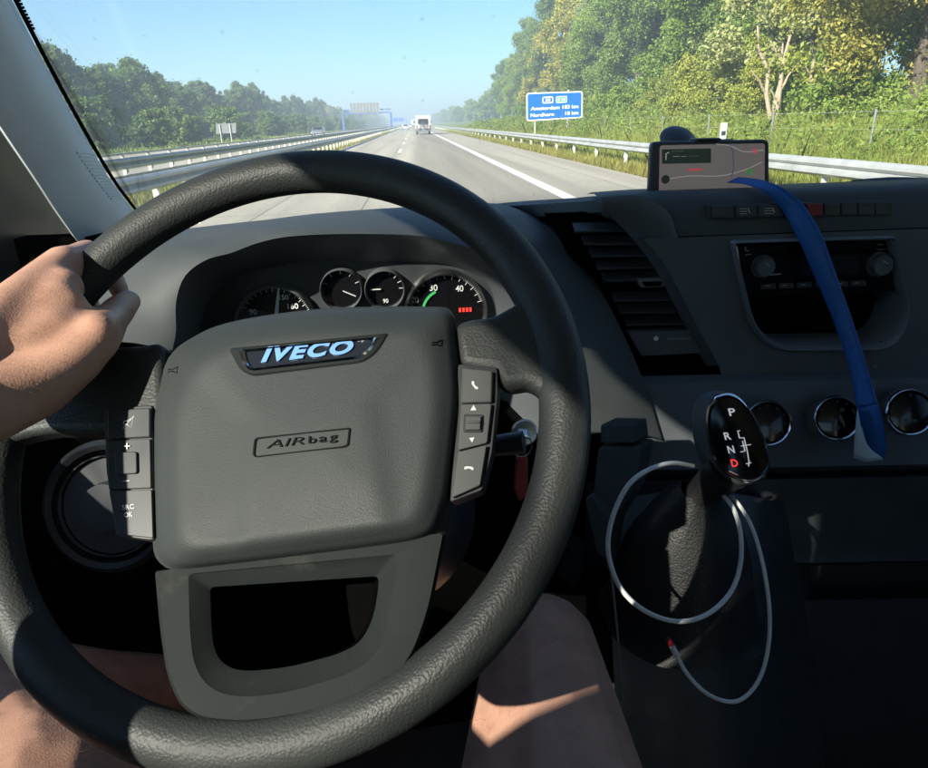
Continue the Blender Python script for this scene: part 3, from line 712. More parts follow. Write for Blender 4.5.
board_text('Amsterdam', .075, .375, .59, .50); board_text('183 km', .64, .375, .925, .51)
board_text('Nordhorn', .07, .14, .49, .265); board_text('18 km', .69, .14, .925, .275)
b = B(); b.ring(board_poly(.285, .60, .475, .84, .12, -.012), board_poly(.302, .64, .458, .80, .08, -.012), (0, .005, 0)); obj('route_frame', b, M['sign_white'], sg)
board_text('30', .335, .665, .425, .775)
b = B(); b.prism(board_poly(.525, .60, .72, .84, .1, -.012), (0, .005, 0)); obj('route_plate', b, M['sign_white'], sg)
b = B(); b.prism(board_poly(.537, .63, .708, .81, .07, -.016), (0, .004, 0)); obj('route_field', b, M['sign_green'], sg)
text_quad('lettering', 'E 30', [on_board(.56, .665, -.02), on_board(.69, .665, -.02), on_board(.69, .775, -.02), on_board(.56, .775, -.02)], M['sign_white'], sg, 0, .03, 0, .003)
for u in (.16, .74):
    p = on_board(u, 0); b = B(); b.tube([(p.x, SY + .12, -.2), (p.x, SY + .12, p.z + 2.0)], .055, 10); obj('post', b, M['post'], sg)
# --- sign seen from the back, far left
bs = thing('traffic_sign', 'small pale sign board seen from behind, by the left wood', 'road sign', (-22.6, 82, 0))
q4 = [PY(x, y, 82) for x, y in ((216, 134), (236, 133.2), (236, 123.2), (216, 124))]
b = B(); b.prism(q4, (0, .05, 0)); obj('board', b, M['board_grey'], bs)
for u in (.25, .75):
    p = q4[0].lerp(q4[1], u); b = B(); b.tube([(p.x, 81.9, -.1), (p.x, 81.9, p.z + 1.0)], .05, 8); obj('post', b, M['post'], bs)
# --- gantries
def gantry(label, Y, xl, xr, zb, panel, px_panel, name='sign_gantry'):
    t = thing(name, label, 'gantry', (xl, Y, 0), 'gantries over the motorway')
    for x in (xl, xr):
        b = B(); b.box((x, Y, zb / 2), (.55, .55, zb)); b.box((x, Y, .2), (1.0, 1.0, .4)); obj('post', b, M['gantry_blue'], t)
    b = B()
    for z in (zb, zb + .9): b.bar((xl, Y, z), (xr, Y, z), .28)
    n = int(abs(xr - xl) / 1.5)
    for i in range(n):
        a = xl + (xr - xl) * i / n; c = xl + (xr - xl) * (i + 1) / n; b.bar((a, Y, zb + (.9 if i % 2 else 0)), (c, Y, zb + (0 if i % 2 else .9)), .12)
    obj('beam', b, M['gantry_blue'], t)
    for (a, c, z0, z1, mm) in px_panel:
        b = B(); b.box(((a + c) / 2, Y - .5, (z0 + z1) / 2), (c - a, .5, z1 - z0)); pn = obj('panel', b, M[mm], t)
        if mm == 'board_grey':
            r = B(); k = int((c - a) / .9)
            for i in range(k + 1): r.box((a + (c - a) * i / k, Y - .80, (z0 + z1) / 2), (.16, .1, z1 - z0))
            obj('rib', r, M['galv'], pn)
            w = B(); w.box(((a + c) / 2, Y - 1.1, z0 - .15), (c - a + .6, 1.2, .12))
            for i in range(k + 1): w.bar((a + (c - a) * i / k, Y - 1.6, z0 - .6), (a + (c - a) * i / k, Y - 1.6, z0 + .5), .06)
            obj('walkway', w, M['gantry_blue'], pn)
    return t
G1 = 216.0
def gx(px, Y): return PY(px, 124, Y).x
def gz(py, Y, px=413): return PY(px, py, Y).z
gantry('blue gantry carrying a wide grey display seen from behind, over the opposite carriageway', G1, gx(343.5, G1), gx(391.5, G1), gz(111.5, G1, 370) - .4, 0,
       [(gx(351.5, G1), gx(380.5, G1), gz(113.5, G1, 366), gz(103, G1, 366), 'board_grey')])
G2 = 520.0
gantry('far blue gantry with blue direction boards across the road ahead', G2, gx(392, G2), gx(407, G2), gz(119.5, G2) - .4, 0,
       [(gx(393, G2), gx(398, G2), gz(121.5, G2), gz(117.5, G2), 'sign_blue'), (gx(399, G2), gx(403.5, G2), gz(121.5, G2), gz(117.5, G2), 'sign_blue')])

# --- vehicles on the road
def wheel(parent, c, r, w):
    b = B(); b.lathe(c, (1, 0, 0), [(r * .55, -w / 2), (r, -w / 2), (r, w / 2), (r * .55, w / 2)], 20); wo = obj('wheel', b, M['tyre'], parent)
    b = B(); b.lathe(c, (1, 0, 0), [(0, -w / 2 - .01), (r * .56, -w / 2 + .02), (r * .56, w / 2 - .02), (0, w / 2 + .01)], 16); obj('hub', b, M['silver_paint'], wo)
CY_ = 107.0; CXm = 1.5
cv = thing('camper_van', 'white motorhome driving ahead in the same lane, seen from behind', 'motorhome', (CXm, CY_, 0))
def cb(x, y, z): return Vector((CXm + x, CY_ + y, z))
b = B(); sec = [Vector(p) for p in rounded([(-1.13, .55), (1.13, .55), (1.13, 2.62), (-1.13, 2.62)], .18)]
b.prism([cb(p.x, 0, p.y) for p in sec], (0, 5.6, 0)); body = obj('body', b, M['white_paint'], cv, bevel=.03)
b = B(); b.prism([cb(-.95, 5.6, .5), cb(.95, 5.6, .5), cb(.95, 5.6, 2.0), cb(-.95, 5.6, 2.0)], [Vector((0, 1.4, 0)), Vector((0, 1.4, 0)), Vector((0, .35, 0)), Vector((0, .35, 0))]); obj('cab', b, M['white_paint'], cv, bevel=.05)
b = B(); b.prism([cb(p.x, -.012, p.y) for p in rounded([(-.72, 1.45), (.72, 1.45), (.72, 2.12), (-.72, 2.12)], .12)], (0, .02, 0)); w = obj('rear_window', b, M['window_dark'], cv)
b = B(); o_ = rounded([(-.78, 1.39), (.78, 1.39), (.78, 2.18), (-.78, 2.18)], .14); i_ = rounded([(-.72, 1.45), (.72, 1.45), (.72, 2.12), (-.72, 2.12)], .12)
b.ring([cb(p.x, -.02, p.y) for p in o_], [cb(p.x, -.02, p.y) for p in i_], (0, .03, 0)); obj('frame', b, M['grey_paint'], w)
b = B(); b.box(cb(0, -.09, .62), (2.28, .2, .34)); obj('bumper', b, M['grey_paint'], cv, bevel=.04)
b = B(); b.box(cb(0, -.2, .66), (.52, .012, .11)); obj('number_plate', b, M['sign_white'], cv)
for s in (-1, 1):
    b = B(); b.box(cb(s * .98, -.02, 1.02), (.16, .05, .5)); obj('tail_lamp', b, M['tail'], cv, bevel=.02)
    b = B(); b.box(cb(s * .9, -.012, 2.5), (.18, .03, .05)); obj('marker_lamp', b, M['tail'], cv)
    for y in (1.5, 4.9): wheel(cv, cb(s * .93, y, .34), .34, .24)
    b = B(); b.box(cb(s * 1.3, 5.9, 1.75), (.22, .12, .4)); obj('mirror', b, M['black'], cv, bevel=.03)
# covered bicycles on the tail rack
bk = thing('bicycle_rack', 'rack with two dark wheeled bicycles on the back of the motorhome', 'bike rack', cb(0, -.4, .8))
b = B(); b.box(cb(0, -.3, .85), (1.7, .3, .05)); b.bar(cb(-.5, -.2, .85), cb(-.5, -.04, 1.6), .04); b.bar(cb(.5, -.2, .85), cb(.5, -.04, 1.6), .04); obj('carrier', b, M['grey_paint'], bk)
for y in (-.24, -.38):
    for s in (-1, 1):
        c = cb(s * .45, y, 1.22); n = 28
        b = B(); b.tube([c + Vector((math.cos(a), 0, math.sin(a))) * .33 for a in [2 * math.pi * i / n for i in range(n + 1)]], .025, 6, False); obj('wheel', b, M['tyre'], bk)
    b = B()
    for a, c in (((-.45, 1.22), (-.15, 1.25)), ((-.15, 1.25), (.12, 1.72)), ((.12, 1.72), (-.28, 1.68)), ((-.28, 1.68), (-.15, 1.25)), ((-.45, 1.22), (-.28, 1.68)), ((.45, 1.22), (.14, 1.78)), ((-.15, 1.25), (.16, 1.66))):
        b.bar(cb(a[0], y, a[1]), cb(c[0], y, c[1]), .035)
    obj('frame', b, M['grey_paint'], bk)
def car(label, X, Y, paint, s=1):
    t = thing('car', label, 'car', (X, Y, 0), 'cars far ahead')
    P = lambda x, y, z: Vector((X + x, Y + s * y, z))
    side = [(0, .35), (0, .85), (.25, .95), (.55, 1.42), (1.9, 1.45), (2.8, .98), (4.0, .85), (4.15, .4)]
    b = B(); b.prism([P(-.88, y, z) for y, z in side], (1.76, 0, 0)); obj('body', b, M[paint], t, bevel=.06)
    b = B(); b.prism([P(-.66, .27, .97), P(.66, .27, .97), P(.58, .52, 1.36), P(-.58, .52, 1.36)], (0, -s * .02, .012)); obj('rear_window', b, M['window_dark'], t)
    b = B(); b.prism([P(-.62, 2.0, 1.42), P(.62, 2.0, 1.42), P(.7, 2.75, 1.0), P(-.7, 2.75, 1.0)], (0, s * .02, .02)); obj('windscreen', b, M['window_dark'], t)
    for q in (-1, 1):
        b = B(); b.box(P(q * .72, -.01, .78), (.3, .04, .14)); obj('tail_lamp', b, M['tail'], t)
        for y in (.8, 3.3): wheel(t, P(q * .8, y, .31), .31, .2)
    b = B(); b.box(P(0, -.015, .6), (.5, .02, .11)); obj('number_plate', b, M['sign_white'], t)
    return t
car('silver car far ahead in the overtaking lane', PY(405.6, 130, 200).x, 200, 'silver_paint')
car('small pale car beyond the silver one in the same lane', PY(410, 128, 330).x, 330, 'white_paint')
car('grey car on the opposite carriageway half hidden by the median guard rails', -15.0, 118, 'grey_paint', -1)
tr_ = thing('box_truck', 'white box truck far ahead beyond the motorhome', 'truck', (PY(413.6, 126, 420).x, 420, 0))
tx = PY(413.6, 126, 420).x
b = B(); b.box((tx, 424, 2.3), (2.5, 8, 2.6)); obj('cargo_box', b, M['white_paint'], tr_, bevel=.05)
b = B(); b.box((tx, 429.4, 1.7), (2.4, 2.4, 2.4)); obj('cab', b, M['white_paint'], tr_, bevel=.15)
b = B(); b.box((tx, 424.5, .85), (2.0, 9, .3)); obj('chassis', b, M['grey_paint'], tr_)
for s in (-1, 1):
    b = B(); b.box((tx + s, 419.9, 1.0), (.3, .1, .18)); obj('tail_lamp', b, M['tail'], tr_)
    for y in (422, 429): wheel(tr_, (tx + s * 1.05, y, .48), .48, .3)

# ================================================================== THE CAB
cab = thing('van_cab', 'grey-trimmed van cab around the driver, with pillar, roof, doors and windscreen', 'van cab', (0.3, 0, .4))
XD = -0.62                                          # inner plane of the driver's door
def dz(Y, z): return Vector((XD, Y, 1.5 + z))
win = [dz(*p) for p in ((-.12, -.22), (.30, -.22), (1.03, -.20), (1.03, .10), (.90, .22), (.70, .31), (.44, .36), (.30, .385), (.05, .412), (-.20, .425), (-.368, .43), (-.376, .30), (-.335, .19), (-.272, .105), (-.24, .05))]  # opening shaped so its unseen edges cut the sun patches in the cab
out = [dz(*p) for p in ((-.53, -1.05), (.30, -1.05), (1.25, -1.05), (1.25, -.03), (1.02, .24), (.75, .42), (.44, .485), (.30, .51), (.05, .515), (-.20, .515), (-.53, .515), (-.53, .32), (-.53, .20), (-.53, .10), (-.53, -.2))]
n = 40
b = B(); b.ring(out, win, (-.022, 0, 0)); dr = obj('door', b, M['black'], cab, bevel=.006)
b = B(); b.add([p + Vector((-.012, 0, 0)) for p in win], [list(range(len(win)))]); obj('window_pane', b, M['glass'], dr, solid=.004)
b = B(); b.tube(spline([Vector((XD + .01, -.13, 1.93)), Vector((XD + .03, -.122, 1.885)), Vector((XD + .035, -.05, 1.872)), Vector((XD + .03, .022, 1.885)), Vector((XD + .01, .03, 1.93))], 24), .016, 10); obj('sun_block_bar', b, M['headliner'], cab)  # unseen bar added to keep stray sun off the instrument hood
b = B(); b.box((XD + .02, .25, 1.5 - .27), (.05, 1.0, .05)); obj('door_sill', b, M['dash'], dr, bevel=.012)
b = B(); b.box((XD + .045, .15, 1.5 - .45), (.09, .5, .06)); obj('armrest', b, M['dash'], dr, bevel=.02)
# rear quarter, floor, roof; unseen windowed rear body added to brighten the cab
b = B(); b.box((XD - .014, -.695, 1.24), (.07, .36, 1.58)); obj('rear_pillar', b, M['dash_smooth'], cab, bevel=.01)
b = B(); b.box((XD - .03, -2.0, 1.24), (.06, 2.26, 1.6)); obj('added_side_wall', b, M['headliner'], cab)
def wall_frame(name, outer, inner, th):
    b = B(); b.ring(outer, inner, th); w_ = obj(name, b, M['headliner'], cab)
    b = B(); b.add([p + Vector(th) * .5 for p in inner], [list(range(len(inner)))]); obj('window_pane', b, M['glass'], w_, solid=.004)
wall_frame('added_side_wall', [Vector((1.28, y, z)) for y, z in ((-3.1, .42), (-.87, .42), (-.87, 2.02), (-3.1, 2.02))], [Vector((1.28, y, z)) for y, z in ((-2.8, 1.28), (-.97, 1.28), (-.97, 1.9), (-2.8, 1.9))], (.05, 0, 0))
wall_frame('added_rear_door', [Vector((x, -3.12, z)) for x, z in ((XD, .42), (1.28, .42), (1.28, 2.02), (XD, 2.02))], [Vector((x, -3.12, z)) for x, z in ((-.45, 1.15), (1.12, 1.15), (1.12, 1.88), (-.45, 1.88))], (0, -.04, 0))
b = B(); b.box((.33, -.77, .40), (1.9, 4.66, .05)); obj('floor', b, M['fabric'], cab)
b = B(); b.prism([Vector((XD - .02, y, z)) for y, z in ((-3.14, 2.02), (.45, 2.0), (.66, 1.93), (.67, 1.96), (.46, 2.05), (-3.14, 2.07))], (1.92, 0, 0)); obj('roof', b, M['headliner'], cab, bevel=.005)
# passenger door
w2 = [Vector((1.28, y, 1.5 + z)) for y, z in ((-.28, -.25), (.85, -.25), (.85, .1), (.55, .33), (-.28, .33))]
o2 = [Vector((1.28, y, 1.5 + z)) for y, z in ((-.86, -1.05), (1.25, -1.05), (1.25, -.02), (.70, .49), (-.86, .49))]
b = B(); b.ring(o2, w2, (.05, 0, 0)); d2 = obj('door', b, M['dash'], cab)
b = B(); b.add([p + Vector((.028, 0, 0)) for p in w2], [list(range(5))]); obj('window_pane', b, M['glass'], d2, solid=.004)
# A-pillar: traced edges
pr_r = [PX(x, y, -.505) for x, y in ((-60, -125), (-22, -60), (10, 0), (40, 58), (75, 122), (108, 178), (131, 209), (146, 228))]
pr_l = [PX(x, y, -.520) for x, y in ((-190, -160), (-135, -90), (-78, 0), (-30, 78), (0, 126), (35, 178), (60, 216), (92, 262))]
nn = 28
ra, la = spline(pr_r, nn), spline(pr_l, nn)
mid = [a.lerp(c, .40) + Vector((.020, -.034, .010)) for a, c in zip(ra, la)]
m1 = [a.lerp(c, .14) + Vector((.012, -.016, .006)) for a, c in zip(ra, la)]
m2 = [a.lerp(c, .80) + Vector((.008, -.016, .004)) for a, c in zip(ra, la)]
bk_r = [a + Vector((-.02, .05, .0)) for a in ra]; bk_l = [a + Vector((-.03, .05, 0)) for a in la]
b = B(); rows = [bk_r] + [spline([ra[i], m1[i], mid[i], m2[i], la[i]], 13) for i in range(0)]
cols_ = [spline([ra[i], m1[i], mid[i], m2[i], la[i]], 13) for i in range(nn)]
b.loft([[bk_r[i]] + cols_[i] + [bk_l[i]] for i in range(nn)]); pil = obj('windscreen_pillar', b, M['pillar'], cab, angle=55)
def pil_pt(u, v):        # u along (0..1), v across from the glass edge (0..1)
    i = u * (nn - 1); k = min(int(i), nn - 2); f = i - k; j = v * 12; q = min(int(j), 11); g_ = j - q
    a = cols_[k][q].lerp(cols_[k][q + 1], g_); c = cols_[k + 1][q].lerp(cols_[k + 1][q + 1], g_); return a.lerp(c, f)
rib = None
for i in range(15):
    u = .655 + .0125 * i; b = B(); b.tube([(lambda p: p + (EYE - p).normalized() * .0012)(pil_pt(u, v_)) for v_ in np.linspace(.05, .50 - .006 * i, 8)], .0016, 6); obj('rib', b, M['pillar'], pil)
# black printed band round the glass and the rubber seal beside the pillar
b = B(); sa = [p + Vector((.001, .006, .0)) for p in ra]; sb = [p + Vector((.0045, .008, .001)) for p in ra]; b.loft([sa, sb, [p + Vector((0, .004, 0)) for p in sb], [p + Vector((0, .006, 0)) for p in sa]], False); obj('seal', b, M['void'], cab)
dots = B()
for i in range(40):
    p = sb[0].lerp(sb[1], 0); t = i / 39 * (nn - 1) * .30; k = min(int(t), nn - 2); p = sb[k].lerp(sb[k + 1], t - k) + Vector((.0025, .001, .0005)); dots.box(p, (.003, .001, .003))
obj('frit_dots', dots, M['void'], cab)['kind'] = 'stuff'
# mirror sail: the dark panel in the front corner of the door
b = B(); b.prism([PX(x, y, -.66) for x, y in ((-12, 60), (20, 60), (120, 215), (120, 300), (-12, 420))], (-.02, 0, 0)); obj('mirror_sail', b, M['black'], cab, bevel=.004)
# windscreen
_pb = PX(143, 226, -.522)
base_px = [(143, 226, _pb.y), (199, 234, 1.12), (250, 229, 1.15), (331, 217, 1.20), (413, 211, 1.23), (489, 204, 1.26), (550, 200, 1.27), (651, 196, 1.28), (770, 194, 1.28), (928, 190, 1.25), (1150, 186, 1.12)]
wb = spline(yy(base_px), 40)
hx = [p.x for p in wb]
ws_top = [Vector((-.524 + (p.x - wb[0].x) / (wb[-1].x - wb[0].x) * 1.70, .64 + .06 * math.sin(math.pi * i / 39), 1.95)) for i, p in enumerate(wb)]
b = B(); rows = []
for t in np.linspace(0, 1, 9): rows.append([a.lerp(c, t) + Vector((0, .05 * math.sin(math.pi * t), .03 * math.sin(math.pi * t))) for a, c in zip(wb, ws_top)])
b.loft(rows); obj('windscreen', b, M['windscreen'], cab, solid=.005)
# wiper lying at the foot of the glass
wp = thing('windscreen_wiper', 'black wiper blade lying along the foot of the windscreen, right of the phone', 'wiper', PY(880, 183, 1.33))
b = B(); b.tube(spline([PY(812, 188.5, 1.31), PY(850, 184.5, 1.32), PY(905, 181.5, 1.33), PY(990, 181, 1.33)], 12), .006, 8); obj('blade', b, M['black'], wp)
b = B(); b.tube(spline([PY(852, 182.5, 1.325), PY(900, 179.5, 1.335), PY(980, 184, 1.34)], 8), .005, 6); obj('arm', b, M['black'], wp)

# ------------------------------------------------------------------ dashboard
db = thing('dashboard', 'dark grey moulded dashboard below the windscreen', 'dashboard', (0.3, .95, 1.0))
# instrument hood: lip -> foot of the glass, then lip -> recess
lip = yy([(172, 352, .82), (176, 331, .83), (176, 302, .84), (185, 276, .85), (206, 260, .86), (231, 253, .87), (258, 243, .885), (290, 236.5, .89), (345, 234, .90), (415, 235.5, .90), (452, 243, .89), (495, 258, .87), (527, 288, .85), (543, 330, .84), (556, 390, .84), (566, 440, .84)])
far = yy([(40, 352, .82), (62, 322, .86), (66, 290, .92), (90, 262, 1.01), (146, 240, 1.085), (199, 233, 1.125), (250, 228, 1.155), (300, 220.5, 1.19), (352, 215, 1.215), (413, 210, 1.24), (489, 203, 1.265), (532, 214, 1.16), (570, 246, 1.04), (606, 300, .96), (640, 372, .90), (662, 440, .88)])
NU = 90
ls, fs_ = spline(lip, NU), spline(far, NU)
rows = []
for t in (0, .03, .10, .25, .5, .75, 1.0):
    rr = []
    for a, c in zip(ls, fs_):
        p = a.lerp(c, t); bul = math.sin(math.pi * min(t * 1.0, 1)) ** .7
        rr.append(p + Vector((0, -.010 * bul, .018 * bul if t < .99 else 0)))
    rows.append(rr)
b = B(); b.loft(rows); obj('instrument_hood', b, M['dash'], db, angle=60)
facep = yy([(196, 352, .94), (200, 330, .94), (208, 303, .95), (226, 283, .96), (248, 272, .965), (275, 267, .97), (300, 263, .97), (330, 261, .97), (370, 261, .97), (420, 262, .97), (450, 266, .97), (478, 276, .965), (492, 292, .96), (498, 325, .95), (500, 380, .94), (502, 430, .94)])
ff = spline(facep, NU)
b = B(); b.loft([ls, [a.lerp(c, .12) + Vector((0, .004, -.004)) for a, c in zip(ls, ff)], [a.lerp(c, .5) for a, c in zip(ls, ff)], ff]); obj('hood_lining', b, M['dash_smooth'], db, angle=60)
cl = B(); cl.cap(ff); cl.cap([p + Vector((0, .02, 0)) for p in ff][::-1]); clu = obj('instrument_cluster', cl, M['black'], db)
def gauge(cx, cy, rpx, Y, ring_m, rw, name='gauge'):
    c = PY(cx, cy, Y); r = (PY(cx + rpx, cy, Y) - c).length
    b = B(); b.lathe(c, (0, -1, 0), [(r, -.02), (r, .014), (r - rw * .5, .018), (r - rw, .013), (r - rw, -.004)], 56); ri = obj(name, b, M[ring_m], clu)
    b = B(); b.lathe(c, (0, -1, 0), [(r - rw, .002), (0, .002)], 48); 
    return c, r, ri
def gpt(c, r, ang, rr, y=.0045):        # angle in degrees clockwise from straight up
    a = R(ang); return c + Vector((math.sin(a) * r * rr, -y, math.cos(a) * r * rr))
def ticks(c, r, a0, a1, n, parent, r0=.80, r1=.92, w=.0012):
    b = B()
    for i in range(n):
        a = a0 + (a1 - a0) * i / (n - 1); b.bar(gpt(c, r, a, r0), gpt(c, r, a, r1), w, .0006)
    obj('tick', b, M['print'], parent)['kind'] = 'stuff'
def gtext(s, c, r, ang, rr, h, parent, m='print', bold=.01):
    p = gpt(c, r, ang, rr, .005); w = h * .62 * len(s)
    text_quad('numeral', s, [p + Vector((x * w / 2, 0, z * h / 2)) for x, z in ((-1, -1), (1, -1), (1, 1), (-1, 1))], M[m], parent, 0, bold)
def gdial(cx, cy, rpx, Y, face, ringm, rw):
    c = PY(cx, cy, Y); r = (PY(cx + rpx, cy, Y) - c).length
    b = B(); b.lathe(c, (0, -1, 0), [(0, .0), (r * .99, .0), (r * .99, .003), (0, .003)], 48); fo = obj('gauge', b, M[face], clu)
    b = B(); b.lathe(c, (0, -1, 0), [(r, -.01), (r, .013), (r - rw * .5, .017), (r - rw, .012), (r - rw, .0)], 56); obj('gauge_ring', b, M[ringm], clu)
    b = B(); b.lathe(c, (0, -1, 0), [(r - rw, .010), (0, .012)], 40); obj('gauge_lens', b, M['lens'], clu)
    return c, r
c, r = gdial(277, 322, 40, .955, 'gloss', 'trim', .004)
ticks(c, r, -100, 100, 21, clu); ticks(c, r, -100, 100, 61, clu, .87, .92, .0006); gtext('160', c, r, 48, .62, .008, clu); gtext('170', c, r, 72, .66, .008, clu); gtext('150', c, r, 22, .70, .007, clu); gtext('90', c, r, -60, .62, .008, clu)
b = B(); b.prism([gpt(c, r, 8, .15, .007) + Vector((-.003, 0, 0)), gpt(c, r, 8, .15, .007) + Vector((.003, 0, 0)), gpt(c, r, 11, .93, .007) + Vector((.0012, 0, 0)), gpt(c, r, 11, .93, .007) + Vector((-.0012, 0, 0))], (0, -.0012, 0)); obj('needle', b, M['print'], clu)
c, r = gdial(342, 288, 21, .96, 'gloss', 'dash_smooth', .002)
ticks(c, r, -70, 70, 5, clu, .7, .9, .0016); b = B(); b.bar(gpt(c, r, 120, .75, .007), gpt(c, r, 150, .1, .007), .0022, .001); obj('needle', b, M['print'], clu)
c, r = gdial(385, 288, 20, .96, 'gloss', 'dash_smooth', .002)
gtext('90', c, r, 180, .62, .006, clu); b = B(); b.bar(gpt(c, r, -90, .72, .007), gpt(c, r, -90, .2, .007), .0026, .001); obj('needle', b, M['print'], clu); ticks(c, r, 20, 90, 4, clu, .7, .9, .0014)
c, r = gdial(445.5, 311, 41, .955, 'gloss', 'brushed', .005)
ticks(c, r, -75, 75, 13, clu); ticks(c, r, -75, 75, 49, clu, .87, .92, .0006); gtext('30', c, r, -24, .66, .009, clu); gtext('40', c, r, 32, .66, .009, clu); gtext('20', c, r, -66, .80, .009, clu)
b = B(); arc = [gpt(c, r, a, .58, .006) for a in range(-74, -22, 5)]; arc2 = [gpt(c, r, a, .52, .006) for a in range(-74, -22, 5)]; b.loft([arc, arc2]); obj('green_arc', b, M['led_green'], clu)
p = gpt(c, r, 86, .50, .006); b = B()
for q_ in range(4): b.box(p + Vector((-.009 + .005 * q_, 0, 0)), (.0034, .0005, .0060))
obj('red_readout', b, M['led_red'], clu)

# lower facia left and behind the wheel, down to the pedals
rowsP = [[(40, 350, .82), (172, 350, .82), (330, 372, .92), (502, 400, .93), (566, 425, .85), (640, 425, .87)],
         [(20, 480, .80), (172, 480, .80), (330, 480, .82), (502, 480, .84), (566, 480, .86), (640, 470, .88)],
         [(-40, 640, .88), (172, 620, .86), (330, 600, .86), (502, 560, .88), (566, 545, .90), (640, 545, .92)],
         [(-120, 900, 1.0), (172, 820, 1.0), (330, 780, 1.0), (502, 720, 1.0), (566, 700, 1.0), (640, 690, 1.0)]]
b = B(); b.loft([spline(yy(r_), 40) for r_ in rowsP]); obj('lower_facia', b, M['void'], db)  # near-black keeps the footwell shaded where sun would reach it
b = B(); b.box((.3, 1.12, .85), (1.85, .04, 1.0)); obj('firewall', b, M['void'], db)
# left vent beside the hand
vc = [PY(x, y, .905) for x, y in rounded([(92, 268), (128, 268), (141, 283), (150, 330), (92, 334)], [4, 14, 12, 4, 4])]
b = B(); b.prism(vc, (0, .02, 0)); lv = obj('air_vent', b, M['black'], db, bevel=.002)
for x0, x1, y in ((112, 136, 285), (118, 144, 306.5), (118, 147, 317), (108, 149, 328)):
    b = B(); b.bar(PY(x0, y, .898), PY(x1, y, .898), .0022, .004); obj('slat', b, M['brushed'], lv)
for y in (276, 291, 298, 312, 323):
    b = B(); b.bar(PY(96, y, .903), PY(146 if y > 290 else 138, y, .903), .0035, .010); obj('slat', b, M['black'], lv)
# round light switch surround low on the left, seen through the wheel
c = PY(112, 505, .74)
b = B(); b.lathe(c, (-.05, -.93, .35), [(.078, -.01), (.080, .006), (.074, .012), (.068, .008), (.066, -.01)], 56); sw = obj('light_switch', b, M['black'], db)
b = B(); b.lathe(c, (-.05, -.93, .35), [(.062, .004), (.061, .007), (.0595, .007), (.059, .0)], 56); obj('bezel', b, M['chrome'], sw)
b = B(); b.lathe(c, (-.05, -.93, .35), [(.058, .001), (.03, .004), (.028, .02), (0, .022)], 40); obj('knob', b, M['dash_smooth'], sw)

b = B(); b.loft([spline(yy([(470, 206, 1.28), (520, 201.5, 1.2), (550, 199.5, 1.12), (575, 198, 1.05), (600, 196.2, .985), (613, 203, .955)]), 24), spline(yy([(486, 207, 1.24), (528, 205, 1.14), (553, 203.5, 1.07), (577, 202, 1.01), (600, 201, .965), (615, 209, .952)]), 24),
    spline(yy([(500, 213, 1.24), (536, 216, 1.12), (558, 214.5, 1.05), (580, 213.5, 1.0), (602, 212.5, .962), (618, 217, .955)]), 24), spline(yy([(520, 222, 1.24), (545, 224, 1.16), (565, 221, 1.08), (585, 219, 1.03), (604, 218, .99), (620, 223, .98)]), 24)]); obj('dash_bridge', b, M['dash'], db, angle=60)
# right half: pad with rolled front edge, then the centre stack
xs = [596, 640, 700, 760, 820, 880, 928, 1010, 1120]
def row(fn): return spline([PY(*fn(x)) for x in xs], 44)
ridge = [(600, 196), (612, 203), (626, 217), (640, 233), (664, 265), (683, 300), (699, 332), (716, 362), (722, 376)]
horizon = lambda x: float(np.interp(x, [596, 651, 700, 770, 850, 928, 1120], [195.5, 191.3, 189.8, 187.6, 184.6, 181.6, 176]))
h_row = row(lambda x: (x, horizon(x), .985))
back = [Vector((p.x * 1.25, 1.30, p.z - .030)) for p in h_row]
mid_ = [p.lerp(q, .45) + Vector((0, 0, .004)) for p, q in zip(h_row, back)]
b = B(); seam = lambda x: 238.5 - (x - 640) * .036
b.loft([back, mid_, h_row, row(lambda x: (x + 1, horizon(x) + 3, .962)), row(lambda x: (x + 3, horizon(x) + 9, .948)), row(lambda x: (x + 12, 213, .942)), row(lambda x: (x + 36, seam(x + 36) - .6, .938))])
obj('dash_pad', b, M['dash'], db, angle=60)
b = B()
rows_y = [235, 250, 265, 282, 300, 316, 332, 350, 366, 380]
def stack_row(y, Y):
    x0 = float(np.interp(y, [p[1] for p in ridge], [p[0] for p in ridge])) + 1
    return [PY(x0 + (1120 - x0) * i / 29, y + (-.036 * (x0 + (1120 - x0) * i / 29 - 640) + 4 if y < 240 else 0), Y) for i in range(30)]
# the face is a frame round the radio bay
bay_o = rounded([(731, 241), (896, 236), (912, 320), (893, 351), (775, 352), (751, 330)], [4, 6, 26, 22, 26, 20], 5)
bay_i = rounded([(735, 244), (892.5, 239), (906, 318), (888, 346), (778, 347), (755, 326)], [3, 4, 24, 20, 24, 18], 5)
YB = .925
ob = [PY(p.x, p.y, YB) for p in bay_o]; ib = [PY(p.x, p.y, YB - .004) for p in bay_i]
b.loft([stack_row(y, YB + .004 * math.sin((y - 235) / 145 * 3.1)) for y in rows_y]); cs = obj('centre_stack', b, M['dash_smooth'], db, angle=60)
outer_ring = []
